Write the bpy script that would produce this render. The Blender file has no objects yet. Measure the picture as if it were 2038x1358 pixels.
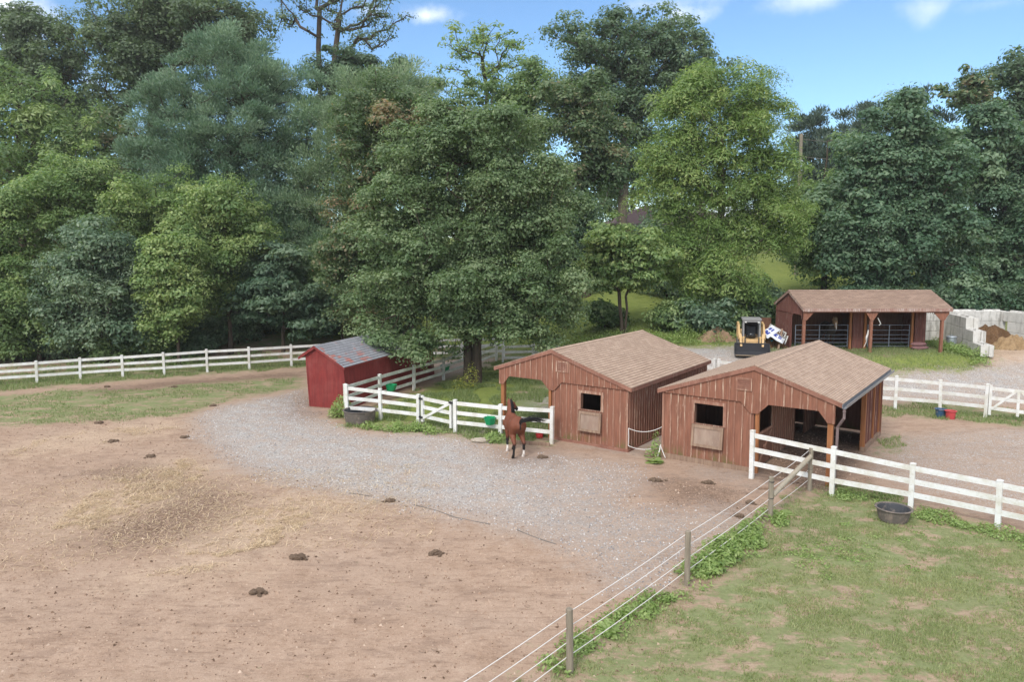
import bpy, math, random
import numpy as np
from mathutils import Vector, Matrix

rng = np.random.default_rng(11)
random.seed(5)
scene = bpy.context.scene
COL = scene.collection
rad = math.radians

# ------------------------------------------------------------------ camera model (source photo 2038 x 1358)
F_PX, CX, CY, PITCH, CAM_H = 1465.7, 1019.0, 636.8, 0.095, 7.042
HOR = CY - F_PX * math.tan(PITCH)

def sstep(t):
    t = np.clip(t, 0, 1)
    return t * t * (3 - 2 * t)

def terrain(x, y):
    x = np.asarray(x, float); y = np.asarray(y, float)
    y0 = 46 - 14.5 * sstep((x + 0.5) / 9.5)
    t = y - y0
    z = 1.6 * sstep(t / 9) + 0.126 * np.clip(t - 9, 0, 45) + 0.02 * np.clip(t - 54, 0, 400)
    pad = sstep((x - 12.5) / 2.5) * sstep((36 - x) / 3) * sstep((y - 37.3) / 1.5) * sstep((47.5 - y) / 3)
    z = z * (1 - pad) + 1.55 * pad
    bump = 0.03 * np.sin(x * 0.9 + 1.3 * np.sin(y * 0.5)) * np.sin(y * 0.8 + 0.7) + 0.016 * np.sin(x * 2.7 + y * 1.9) * np.sin(y * 2.3 - x * 1.1)
    return z + bump * (y > -500)

def tz(x, y):
    return float(terrain(x, y))

def ray(px, py):
    r = (px - CX) / F_PX; u = (CY - py) / F_PX
    c, s = math.cos(PITCH), math.sin(PITCH)
    return np.array([r, c + u * s, -s + u * c])

def at(px, py, d):
    v = ray(px, py)
    return np.array([0, 0, CAM_H]) + v * (d / v[1])

def gnd(px, py):
    v = ray(px, py)
    lo = 3.0
    d = lo
    while d < 400:
        p = np.array([0, 0, CAM_H]) + v * (d / v[1])
        if p[2] < tz(p[0], p[1]):
            a, b = d - 0.5, d
            for _ in range(20):
                m = (a + b) / 2
                p = np.array([0, 0, CAM_H]) + v * (m / v[1])
                if p[2] < tz(p[0], p[1]): b = m
                else: a = m
            return p
        d += 0.5
    return at(px, py, 120)

def top_h(base, py):
    """height above base of something that stands on base and reaches row py"""
    c, s = math.cos(PITCH), math.sin(PITCH)
    u = (CY - py) / F_PX
    t = base[1] / (c + u * s)
    return CAM_H + t * (-s + u * c) - base[2]

# ------------------------------------------------------------------ mesh builder
class MB:
    def __init__(self):
        self.v = []; self.f = []; self.m = []
    def add(self, vs, fs, mat=0):
        o = len(self.v)
        self.v.extend([tuple(map(float, p)) for p in vs])
        for f in fs:
            self.f.append([i + o for i in f]); self.m.append(mat)
    def box(self, lo, hi, mat=0):
        x0, y0, z0 = lo; x1, y1, z1 = hi
        self.add([(x0, y0, z0), (x1, y0, z0), (x1, y1, z0), (x0, y1, z0), (x0, y0, z1), (x1, y0, z1), (x1, y1, z1), (x0, y1, z1)],
                 [(0, 3, 2, 1), (4, 5, 6, 7), (0, 1, 5, 4), (1, 2, 6, 5), (2, 3, 7, 6), (3, 0, 4, 7)], mat)
    def bbox(self, lo, hi, c=0.01, mat=0):
        """box with chamfered edges"""
        lo = np.array(lo, float); hi = np.array(hi, float)
        cs = []
        bm = __import__('bmesh').new()
        r = __import__('bmesh').ops.create_cube(bm, size=1)
        for v in bm.verts:
            v.co = Vector((lo + hi) / 2) + Vector([v.co[i] * (hi - lo)[i] for i in range(3)])
        __import__('bmesh').ops.bevel(bm, geom=bm.edges[:], offset=c, segments=1, affect='EDGES')
        bm.verts.index_update()
        self.add([v.co for v in bm.verts], [[v.index for v in f.verts] for f in bm.faces], mat)
        bm.free()
    def bar(self, p0, p1, w, h, mat=0, up=(0, 0, 1)):
        p0 = np.array(p0, float); p1 = np.array(p1, float)
        d = p1 - p0; d /= np.linalg.norm(d)
        s = np.cross(d, up); n = np.linalg.norm(s)
        s = np.array([1, 0, 0.]) if n < 1e-6 else s / n
        u = np.cross(s, d)
        vs = []
        for p in (p0, p1):
            for a, b in ((-1, -1), (1, -1), (1, 1), (-1, 1)):
                vs.append(p + s * a * w / 2 + u * b * h / 2)
        self.add(vs, [(0, 3, 2, 1), (4, 5, 6, 7), (0, 1, 5, 4), (1, 2, 6, 5), (2, 3, 7, 6), (3, 0, 4, 7)], mat)
    def tube(self, pts, r, n=8, mat=0, cap=True):
        pts = [np.array(p, float) for p in pts]
        rs = r if hasattr(r, '__len__') else [r] * len(pts)
        vs = []; fs = []
        ref = np.array([0.31, 0.2, 0.93])
        for i, p in enumerate(pts):
            d = pts[min(i + 1, len(pts) - 1)] - pts[max(i - 1, 0)]
            d = d / (np.linalg.norm(d) + 1e-9)
            s = np.cross(d, ref)
            if np.linalg.norm(s) < 0.05: s = np.cross(d, [1, 0, 0])
            s /= np.linalg.norm(s); u = np.cross(s, d)
            for k in range(n):
                a = 2 * math.pi * k / n
                vs.append(p + (s * math.cos(a) + u * math.sin(a)) * rs[i])
        for i in range(len(pts) - 1):
            for k in range(n):
                a = i * n + k; b = i * n + (k + 1) % n
                fs.append((a, b, b + n, a + n))
        if cap:
            fs.append(tuple(range(n - 1, -1, -1))); fs.append(tuple(range((len(pts) - 1) * n, len(pts) * n)))
        self.add(vs, fs, mat)
    def lathe(self, prof, n=32, c=(0, 0, 0), sx=1, sy=1, mat=0, jit=0):
        vs = []; fs = []
        for r, z in prof:
            for k in range(n):
                a = 2 * math.pi * k / n
                vs.append((c[0] + r * math.cos(a) * sx, c[1] + r * math.sin(a) * sy, c[2] + z))
        for i in range(len(prof) - 1):
            for k in range(n):
                a = i * n + k; b = i * n + (k + 1) % n
                fs.append((a, b, b + n, a + n))
        fs.append(tuple(range(n - 1, -1, -1)))
        fs.append(tuple(range((len(prof) - 1) * n, len(prof) * n)))
        self.add(vs, fs, mat)
    def prism(self, poly, axis, t0, t1, mat=0):
        """poly in the plane across axis ('y': (x,z), 'x': (y,z), 'z': (x,y)), extruded from t0 to t1"""
        def mk(p, t):
            if axis == 'y': return (p[0], t, p[1])
            if axis == 'x': return (t, p[0], p[1])
            return (p[0], p[1], t)
        n = len(poly)
        vs = [mk(p, t0) for p in poly] + [mk(p, t1) for p in poly]
        fs = [tuple(range(n)), tuple(range(2 * n - 1, n - 1, -1))]
        for i in range(n):
            j = (i + 1) % n
            fs.append((i, i + n, j + n, j))
        self.add(vs, fs, mat)
    def blob(self, c, r, n=2, mat=0, rough=0.15):
        import bmesh
        bm = bmesh.new(); bmesh.ops.create_icosphere(bm, subdivisions=n, radius=1)
        bm.verts.index_update()
        r = np.array(r if hasattr(r, '__len__') else [r] * 3)
        vs = [np.array(c) + np.array(v.co) * r * (1 + rough * rng.normal()) for v in bm.verts]
        self.add(vs, [[v.index for v in f.verts] for f in bm.faces], mat)
        bm.free()
    def build(self, name, mats, parent=None, smooth=False, fix=True):
        me = bpy.data.meshes.new(name)
        me.from_pydata(self.v, [], self.f)
        if not isinstance(mats, (list, tuple)): mats = [mats]
        for m in mats: me.materials.append(m)
        if len(mats) > 1: me.polygons.foreach_set('material_index', self.m)
        if fix:
            import bmesh
            bm = bmesh.new(); bm.from_mesh(me); bmesh.ops.recalc_face_normals(bm, faces=bm.faces[:]); bm.to_mesh(me); bm.free()
        if smooth: me.polygons.foreach_set('use_smooth', [True] * len(me.polygons))
        me.update()
        o = bpy.data.objects.new(name, me); COL.objects.link(o)
        if parent is not None: o.parent = parent
        return o

def tag(o, label, cat, group=None, kind=None):
    o['label'] = label; o['category'] = cat
    if group: o['group'] = group
    if kind: o['kind'] = kind
    return o

def thing(name, label, cat, loc=(0, 0, 0), rz=0, group=None):
    o = bpy.data.objects.new(name, None); COL.objects.link(o)
    o.empty_display_size = 0.2
    o.location = tuple(map(float, loc)); o.rotation_euler = (0, 0, rz)
    return tag(o, label, cat, group)

def fast_mesh(name, verts, nper, mat, tint=None, parent=None):
    """verts (N*nper,3): N loose faces of nper corners; tint: one value per face"""
    N = len(verts) // nper
    me = bpy.data.meshes.new(name)
    me.vertices.add(N * nper); me.vertices.foreach_set('co', np.ascontiguousarray(verts, np.float32).ravel())
    me.loops.add(N * nper); me.loops.foreach_set('vertex_index', np.arange(N * nper, dtype=np.int32))
    me.polygons.add(N); me.polygons.foreach_set('loop_start', np.arange(0, N * nper, nper, dtype=np.int32))
    me.update(calc_edges=True)
    if tint is not None:
        a = me.attributes.new('tint', 'FLOAT', 'FACE'); a.data.foreach_set('value', np.asarray(tint, np.float32))
    me.materials.append(mat)
    o = bpy.data.objects.new(name, me); COL.objects.link(o)
    if parent is not None: o.parent = parent
    return o

# ------------------------------------------------------------------ material helpers
class NT:
    def __init__(self, name):
        self.mat = bpy.data.materials.new(name); self.mat.use_nodes = True
        self.t = self.mat.node_tree; self.t.nodes.clear()
        self.out = self.t.nodes.new('ShaderNodeOutputMaterial')
    def n(self, typ, props=None, **ins):
        nd = self.t.nodes.new('ShaderNode' + typ)
        for k, v in (props or {}).items(): setattr(nd, k, v)
        for k, v in ins.items():
            key = int(k[1:]) if k[0] == 'i' and k[1:].isdigit() else k.replace('_', ' ')
            s = nd.inputs[key]
            if isinstance(v, bpy.types.NodeSocket): self.t.links.new(v, s)
            elif v is not None:
                if s.type == 'RGBA' and len(v) == 3: v = (*v, 1)
                s.default_value = v
        return nd
    def coord(self, which='Object', scale=(1, 1, 1)):
        c = self.n('TexCoord').outputs[which]
        if scale == (1, 1, 1): return c
        return self.n('VectorMath', {'operation': 'MULTIPLY'}, i0=c, i1=scale).outputs[0]
    def noise(self, vec, scale, detail=4, rough=0.55, out='Fac', dist=0.0):
        return self.n('TexNoise', None, Vector=vec, Scale=scale, Detail=detail, Roughness=rough, Distortion=dist).outputs[out]
    def voro(self, vec, scale, out='Distance', feat='F1'):
        return self.n('TexVoronoi', {'feature': feat}, Vector=vec, Scale=scale).outputs[out]
    def math(self, op, a, b=0.0, c=0.0, clamp=False):
        return self.n('Math', {'operation': op, 'use_clamp': clamp}, i0=a, i1=b, i2=c).outputs[0]
    def rng(self, v, a, b, c=0.0, d=1.0):
        return self.n('MapRange', {'interpolation_type': 'SMOOTHSTEP'}, Value=v, From_Min=a, From_Max=b, To_Min=c, To_Max=d).outputs[0]
    def mix(self, f, a, b, mode='MIX'):
        nd = self.n('Mix', {'data_type': 'RGBA', 'blend_type': mode})
        for s, v in ((nd.inputs[0], f), (nd.inputs[6], a), (nd.inputs[7], b)):
            if isinstance(v, bpy.types.NodeSocket): self.t.links.new(v, s)
            else: s.default_value = (*v, 1) if hasattr(v, '__len__') and len(v) == 3 else v
        return nd.outputs[2]
    def ramp(self, v, stops):
        nd = self.n('ValToRGB', None, Fac=v)
        els = nd.color_ramp.elements
        while len(els) < len(stops): els.new(0.5)
        for e, (p, c) in zip(els, stops): e.position = p; e.color = (*c, 1)
        return nd.outputs[0]
    def attr(self, name, out='Fac'):
        return self.n('Attribute', {'attribute_name': name}).outputs[out]
    def bump(self, h, strength=0.3, dist=0.02):
        return self.n('Bump', None, Height=h, Strength=strength, Distance=dist).outputs[0]
    def bsdf(self, col, rough=0.8, spec=0.3, normal=None, metal=0.0):
        b = self.n('BsdfPrincipled', None, Base_Color=col, Roughness=rough, Metallic=metal)
        b.inputs['Specular IOR Level'].default_value = spec
        if normal is not None: self.t.links.new(normal, b.inputs['Normal'])
        return b.outputs[0]
    def done(self, sh):
        self.t.links.new(sh, self.out.inputs[0]); return self.mat

def m_wood(name, a, b, grain=(14, 14, 1.2), worn=None, worn_at=0.62, rough=0.85, moss=False):
    k = NT(name)
    c = k.coord('Object', grain)
    n1 = k.noise(c, 1.0, 5, 0.6)
    n2 = k.noise(k.coord('Object', (1, 1, 0.35)), 2.2, 4)
    col = k.mix(k.rng(n1, 0.3, 0.7), a, b)
    col = k.mix(k.rng(n2, 0.35, 0.75, 0, 0.45), col, tuple(x * 0.62 for x in a))
    if worn:
        w = k.math('ADD', k.math('MULTIPLY', k.noise(k.coord('Object', (26, 26, 2.0)), 1.0, 6, 0.7), 0.75), k.math('MULTIPLY', k.noise(k.coord('Object', (2.2, 2.2, 0.9)), 1.0, 4), 0.25))
        col = k.mix(k.rng(w, worn_at - 0.02, worn_at + 0.08, 0, 0.85), col, worn)
    if moss:
        z = k.n('SeparateXYZ', None, Vector=k.coord('Object')).outputs[2]
        mz = k.math('MULTIPLY', k.rng(z, 0.55, 0.1), k.rng(k.noise(k.coord(), 3.0, 5), 0.42, 0.66))
        col = k.mix(k.math('MULTIPLY', mz, 0.7), col, (0.12, 0.13, 0.045))
    return k.done(k.bsdf(col, rough, 0.2, k.bump(n1, 0.35, 0.01)))

M = {}
M['siding'] = m_wood('weathered_red_siding', (0.295, 0.132, 0.086), (0.20, 0.088, 0.058), worn=(0.42, 0.285, 0.21), worn_at=0.585, moss=True)
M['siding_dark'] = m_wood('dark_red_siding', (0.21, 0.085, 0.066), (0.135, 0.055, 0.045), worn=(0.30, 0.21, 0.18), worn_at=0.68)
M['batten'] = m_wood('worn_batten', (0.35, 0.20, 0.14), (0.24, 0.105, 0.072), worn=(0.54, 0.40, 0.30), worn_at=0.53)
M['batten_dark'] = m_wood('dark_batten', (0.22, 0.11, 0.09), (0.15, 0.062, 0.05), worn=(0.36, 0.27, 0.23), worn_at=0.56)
M['trim'] = m_wood('faded_trim_board', (0.31, 0.155, 0.11), (0.22, 0.10, 0.072), grain=(4, 4, 5), worn=(0.45, 0.33, 0.26), worn_at=0.58)
M['trim_grey'] = m_wood('peeling_fascia', (0.36, 0.24, 0.20), (0.26, 0.135, 0.105), grain=(2.5, 2.5, 4), worn=(0.56, 0.49, 0.44), worn_at=0.53)
M['bare'] = m_wood('bare_weathered_wood', (0.34, 0.24, 0.17), (0.22, 0.14, 0.10), worn=(0.45, 0.36, 0.28))
M['orange'] = m_wood('orange_timber', (0.38, 0.165, 0.07), (0.27, 0.105, 0.045), worn=(0.46, 0.24, 0.11))
M['grey_wood'] = m_wood('grey_timber', (0.30, 0.26, 0.20), (0.20, 0.165, 0.125), grain=(30, 30, 2), worn=(0.40, 0.36, 0.29))
M['pole'] = m_wood('pale_pole', (0.42, 0.37, 0.29), (0.32, 0.27, 0.2), grain=(20, 20, 3), worn=(0.5, 0.46, 0.38))
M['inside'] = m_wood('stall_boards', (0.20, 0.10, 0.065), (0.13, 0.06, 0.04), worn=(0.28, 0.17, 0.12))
M['bark'] = m_wood('bark', (0.10, 0.075, 0.055), (0.055, 0.042, 0.033), grain=(9, 9, 2), worn=(0.15, 0.13, 0.11))
M['bark_pale'] = m_wood('pale_bark', (0.20, 0.165, 0.13), (0.12, 0.10, 0.08), grain=(9, 9, 2), worn=(0.26, 0.23, 0.19))

def m_barn_red():
    k = NT('barn_red_paint')
    c = k.coord()
    n = k.noise(k.coord('Object', (9, 9, 1.0)), 1.0, 5)
    big = k.noise(c, 1.1, 4)
    col = k.mix(k.rng(n, 0.3, 0.7), (0.225, 0.034, 0.03), (0.155, 0.024, 0.022))
    col = k.mix(k.rng(big, 0.42, 0.7, 0, 0.5), col, (0.27, 0.075, 0.065))
    z = k.n('SeparateXYZ', None, Vector=c).outputs[2]
    sp = k.noise(k.coord('Object', (22, 22, 9)), 1.0, 5, 0.75)
    low = k.math('MULTIPLY', k.rng(z, 1.1, 0.1), k.rng(sp, 0.60, 0.70))
    col = k.mix(k.math('MULTIPLY', low, 0.75), col, (0.45, 0.27, 0.23))
    x = k.n('SeparateXYZ', None, Vector=c).outputs[0]
    groove = k.math('PINGPONG', x, 0.1)
    return k.done(k.bsdf(col, 0.7, 0.25, k.bump(k.rng(groove, 0.0, 0.02), 0.5, 0.015)))
M['barn_red'] = m_barn_red()

def m_shingle(name, cols, row, tab, patch=None, dark=(0.10, 0.075, 0.065)):
    """object coords: y runs along the ridge, |x| runs down the slope"""
    k = NT(name)
    s = k.n('SeparateXYZ', None, Vector=k.coord())
    ax = k.math('ABSOLUTE', s.outputs[0])
    v = k.n('CombineXYZ', None, X=s.outputs[1], Y=ax).outputs[0]
    b = k.n('TexBrick', {'offset': 0.5, 'offset_frequency': 2}, Vector=v, Color1=(0, 0, 0), Color2=(1, 1, 1), Mortar=(0.5, 0.5, 0.5),
            Scale=1.0, Mortar_Size=0.006, Mortar_Smooth=0.0, Bias=0.0, Brick_Width=tab, Row_Height=row)
    grit = k.noise(k.coord(), 60, 3, 0.7)
    big = k.noise(k.coord('Object', (0.8, 0.8, 0.8)), 1.0, 4)
    t = k.math('ADD', k.math('MULTIPLY', b.outputs['Color'], 0.30), k.math('MULTIPLY', grit, 0.70))
    col = k.ramp(t, [(0.15, cols[0]), (0.5, cols[1]), (0.85, cols[2])])
    col = k.mix(k.rng(big, 0.35, 0.7, 0.0, 0.22), col, tuple(c * 0.78 for c in cols[1]))
    if patch:
        # worn slots where the mineral surface is gone
        v2 = k.n('VectorMath', {'operation': 'SNAP'}, i0=v, i1=(0.32, row, 1)).outputs[0]
        pn = k.noise(k.coord('Object', (0.9, 0.6, 0.9)), 1.0, 3)
        cell = k.n('TexWhiteNoise', {'noise_dimensions': '3D'}, Vector=v2).outputs[0]
        w = k.math('MULTIPLY', k.rng(cell, 0.5, 0.62), k.rng(pn, 0.47, 0.56))
        sy = k.rng(s.outputs[1], 4.6, 1.0)
        col = k.mix(k.math('MULTIPLY', w, sy), col, patch)
    col = k.mix(k.math('MULTIPLY', b.outputs['Fac'], 0.8), col, dark)
    return k.done(k.bsdf(col, 0.9, 0.2, k.bump(grit, 0.25, 0.01)))

def m_plain(name, col, rough=0.5, spec=0.4, metal=0, var=0.25, scale=4, dirt=None, dirt_at=0.55):
    k = NT(name)
    n = k.noise(k.coord(), scale, 5, 0.6)
    c = k.mix(k.rng(n, 0.3, 0.7, 0, var), col, tuple(x * 0.6 for x in col))
    if dirt:
        d = k.noise(k.coord('Object', (1.7, 1.7, 1.7)), scale * 0.8, 6, 0.7)
        c = k.mix(k.rng(d, dirt_at, dirt_at + 0.2, 0, 0.8), c, dirt)
    return k.done(k.bsdf(c, rough, spec, None, metal))

def m_vinyl():
    k = NT('white_vinyl')
    n = k.noise(k.coord('Object', (1, 1, 1)), 2.3, 6, 0.7)
    n2 = k.noise(k.coord('Object', (5, 5, 12)), 2.0, 5, 0.7)
    g = k.attr('tint')
    col = k.mix(k.rng(n, 0.40, 0.68, 0, 0.8), (0.72, 0.72, 0.705), (0.55, 0.52, 0.43))
    col = k.mix(k.rng(n2, 0.56, 0.70, 0, 0.6), col, (0.36, 0.34, 0.25))
    return k.done(k.bsdf(col, 0.45, 0.4))
M['vinyl'] = m_vinyl()
def m_vinyl_old():
    k = NT('algae_stained_vinyl')
    n = k.noise(k.coord(), 1.9, 6, 0.7)
    n2 = k.noise(k.coord('Object', (6, 6, 16)), 2.0, 5, 0.75)
    col = k.mix(k.rng(n, 0.35, 0.7), (0.66, 0.67, 0.62), (0.44, 0.45, 0.37))
    col = k.mix(k.rng(n2, 0.52, 0.68, 0, 0.7), col, (0.26, 0.27, 0.19))
    return k.done(k.bsdf(col, 0.5, 0.35))
M['vinyl_old'] = m_vinyl_old()
M['black_metal'] = m_plain('black_hinge_metal', (0.02, 0.02, 0.022), 0.5)
M['black_rubber'] = m_plain('black_tub_plastic', (0.055, 0.058, 0.065), 0.55, 0.35, var=0.4, dirt=(0.22, 0.18, 0.15), dirt_at=0.5)
M['tub_dusty'] = m_plain('dusty_tub_plastic', (0.14, 0.12, 0.105), 0.75, 0.25, var=0.4, dirt=(0.27, 0.21, 0.17), dirt_at=0.48)
M['tyre'] = m_plain('dusty_tyre', (0.14, 0.13, 0.12), 0.9, 0.2, var=0.5, scale=14)
M['yellow'] = m_plain('loader_yellow', (0.60, 0.40, 0.19), 0.6, 0.3, var=0.2, dirt=(0.36, 0.25, 0.15), dirt_at=0.5)
M['dark_steel'] = m_plain('dark_steel', (0.035, 0.035, 0.04), 0.5, 0.4)
M['cab_grey'] = m_plain('cab_grey_paint', (0.24, 0.235, 0.23), 0.6)
M['bucket_steel'] = m_plain('scraped_bucket_steel', (0.25, 0.19, 0.13), 0.6, 0.4, var=0.5)
M['glass'] = m_plain('dark_glass', (0.02, 0.022, 0.025), 0.08, 0.5, var=0)
M['gate_steel'] = m_plain('galvanised_tube', (0.19, 0.21, 0.245), 0.45, 0.5, 0.4)
M['galv'] = m_plain('galvanised_sheet', (0.42, 0.46, 0.49), 0.4, 0.5, 0.5)
M['green_plastic'] = m_plain('green_plastic', (0.012, 0.29, 0.11), 0.4, 0.4, var=0.2)
M['red_plastic'] = m_plain('red_plastic', (0.48, 0.035, 0.04), 0.4, 0.4, var=0.2)
M['red_dusty'] = m_plain('dusty_red_plastic', (0.48, 0.06, 0.065), 0.5, 0.4, var=0.3, dirt=(0.40, 0.25, 0.22), dirt_at=0.6)
M['blue_plastic'] = m_plain('blue_plastic', (0.03, 0.085, 0.17), 0.4, 0.4, var=0.2, dirt=(0.25, 0.22, 0.2), dirt_at=0.5)
M['teal_plastic'] = m_plain('teal_plastic', (0.01, 0.21, 0.32), 0.4, 0.4, var=0.2)
M['white_plastic'] = m_plain('white_plastic', (0.62, 0.62, 0.58), 0.5, 0.4, var=0.3)
M['bag_white'] = m_plain('white_feed_bag', (0.68, 0.70, 0.74), 0.5, 0.4, var=0.15)
M['bag_blue'] = m_plain('blue_bag_print', (0.03, 0.05, 0.28), 0.5, 0.4, var=0.1)
M['sack'] = m_plain('maroon_sack', (0.22, 0.115, 0.115), 0.85, 0.2, var=0.4, scale=9)
M['rope'] = m_plain('white_rope', (0.72, 0.69, 0.66), 0.8, 0.2, var=0.15, scale=20)
M['gutter'] = m_plain('grey_gutter', (0.30, 0.31, 0.33), 0.4, 0.5, 0.4, var=0.4, scale=9, dirt=(0.09, 0.085, 0.08), dirt_at=0.55)
M['downspout'] = m_plain('brown_downspout', (0.20, 0.145, 0.14), 0.5, 0.4)
M['house_roof'] = m_plain('house_roof_shingle', (0.17, 0.115, 0.11), 0.9, 0.2, var=0.4, scale=6)
M['house_brick'] = m_plain('house_brick', (0.30, 0.165, 0.13), 0.9, 0.2, var=0.5, scale=8)
M['house_white'] = m_plain('house_white_paint', (0.75, 0.75, 0.73), 0.6)
M['house_dark'] = m_plain('house_window_glass', (0.03, 0.032, 0.035), 0.15)
M['black_dirty'] = m_plain('black_strip', (0.17, 0.15, 0.13), 0.9)
def m_concrete():
    k = NT('cast_concrete')
    n = k.noise(k.coord(), 3.0, 6, 0.65)
    st = k.noise(k.coord('Object', (2.6, 2.6, 0.5)), 1.0, 6, 0.7)
    col = k.mix(k.rng(n, 0.3, 0.7), (0.62, 0.60, 0.56), (0.50, 0.485, 0.45))
    col = k.mix(k.rng(st, 0.50, 0.66, 0, 0.7), col, (0.22, 0.21, 0.18))
    return k.done(k.bsdf(col, 0.9, 0.2, k.bump(n, 0.3, 0.02)))
M['concrete'] = m_concrete()
def m_crumb(name, a, b, c, scale=14):
    k = NT(name)
    n = k.noise(k.coord(), scale, 6, 0.75)
    n2 = k.noise(k.coord(), scale * 0.25, 4)
    col = k.ramp(n, [(0.3, a), (0.5, b), (0.7, c)])
    col = k.mix(k.rng(n2, 0.4, 0.7, 0, 0.5), col, a)
    return k.done(k.bsdf(col, 0.95, 0.1, k.bump(n, 0.8, 0.05)))
M['manure'] = m_crumb('manure', (0.10, 0.068, 0.048), (0.165, 0.116, 0.082), (0.26, 0.19, 0.14), 25)
M['compost'] = m_crumb('compost', (0.075, 0.042, 0.022), (0.14, 0.08, 0.042), (0.25, 0.15, 0.08), 12)
M['straw_heap'] = m_crumb('straw_heap', (0.20, 0.13, 0.07), (0.34, 0.23, 0.125), (0.48, 0.35, 0.21), 16)
M['soil_heap'] = m_crumb('soil_heap', (0.20, 0.13, 0.08), (0.30, 0.20, 0.13), (0.38, 0.28, 0.19), 9)
M['stone'] = m_crumb('pale_stone', (0.30, 0.25, 0.2), (0.42, 0.36, 0.29), (0.5, 0.45, 0.38), 9)

def m_leaf(name, stops, trans=0.36, rough=0.5, spec=0.35):
    k = NT(name)
    col = k.ramp(k.attr('tint'), stops)
    p = k.bsdf(col, rough, spec)
    tcol = k.mix(0.5, col, (1.0, 1.0, 0.55), 'MULTIPLY')
    tcol = k.mix(1.0, tcol, (1.6, 1.75, 1.3), 'MULTIPLY')
    tr = k.n('BsdfTranslucent', None, Color=tcol).outputs[0]
    return k.done(k.n('MixShader', None, i0=trans, i1=p, i2=tr).outputs[0])
def pal(name, dark, mid, lite, **kw):
    return m_leaf(name, [(0.1, dark), (0.5, mid), (0.92, lite)], **kw)
L = {}
L['pear'] = pal('pear_leaf', (0.082, 0.135, 0.058), (0.15, 0.22, 0.105), (0.275, 0.335, 0.185))
L['mid'] = pal('midgreen_leaf', (0.093, 0.156, 0.062), (0.180, 0.260, 0.106), (0.316, 0.384, 0.174))
L['bright'] = pal('bright_leaf', (0.111, 0.186, 0.068), (0.205, 0.292, 0.111), (0.373, 0.434, 0.180))
L['locust'] = pal('yellowgreen_leaf', (0.105, 0.175, 0.052), (0.185, 0.275, 0.085), (0.33, 0.39, 0.145))
L['dark'] = pal('dark_leaf', (0.06, 0.105, 0.06), (0.11, 0.17, 0.10), (0.19, 0.255, 0.155))
L['maple'] = pal('maple_leaf', (0.059, 0.119, 0.070), (0.119, 0.200, 0.119), (0.227, 0.308, 0.194))
L['oak'] = pal('oak_leaf', (0.07, 0.105, 0.06), (0.125, 0.175, 0.10), (0.21, 0.26, 0.15))
L['pine'] = pal('pine_needle', (0.07, 0.14, 0.085), (0.135, 0.22, 0.14), (0.25, 0.335, 0.235), trans=0.2)
L['pine_pale'] = pal('pale_pine_needle', (0.103, 0.178, 0.098), (0.190, 0.270, 0.155), (0.310, 0.374, 0.236), trans=0.2)
L['spruce'] = pal('spruce_needle', (0.045, 0.075, 0.055), (0.08, 0.12, 0.09), (0.135, 0.18, 0.135), trans=0.1)
L['rust'] = pal('rusty_leaf', (0.085, 0.14, 0.065), (0.155, 0.21, 0.105), (0.33, 0.22, 0.14))
L['dogwood'] = pal('dogwood_leaf', (0.069, 0.127, 0.081), (0.138, 0.207, 0.132), (0.253, 0.322, 0.218))
L['weed'] = pal('weed_leaf', (0.14, 0.215, 0.06), (0.24, 0.33, 0.105), (0.36, 0.43, 0.18))
L['yellow'] = pal('yellowing_leaf', (0.12, 0.16, 0.04), (0.23, 0.25, 0.06), (0.42, 0.38, 0.09))
L['grass'] = pal('grass_blade', (0.115, 0.165, 0.052), (0.205, 0.26, 0.10), (0.34, 0.345, 0.17), trans=0.2)
L['straw'] = pal('straw_stalk', (0.32, 0.22, 0.13), (0.52, 0.38, 0.24), (0.68, 0.54, 0.37), trans=0.15)
# ------------------------------------------------------------------ ground
def gpoly(px):
    return np.array([gnd(x, y)[:2] for x, y in px])

def loc2(x, y, r, a, b):
    return (x + a * math.cos(r) - b * math.sin(r), y + a * math.sin(r) + b * math.cos(r))

def sdist(P, poly):
    n = len(poly); best = np.full(len(P), 1e9); ins = np.zeros(len(P), bool)
    for i in range(n):
        a = poly[i]; b = poly[(i + 1) % n]; e = b - a
        w = P - a
        t = np.clip((w @ e) / (e @ e + 1e-12), 0, 1)
        d = w - t[:, None] * e
        best = np.minimum(best, (d * d).sum(1))
        c = ((a[1] <= P[:, 1]) & (b[1] > P[:, 1])) | ((b[1] <= P[:, 1]) & (a[1] > P[:, 1]))
        with np.errstate(divide='ignore', invalid='ignore'):
            xi = a[0] + (P[:, 1] - a[1]) / (b[1] - a[1]) * e[0]
        ins ^= c & (P[:, 0] < xi)
    return np.where(ins, 1, -1) * np.sqrt(best)

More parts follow.
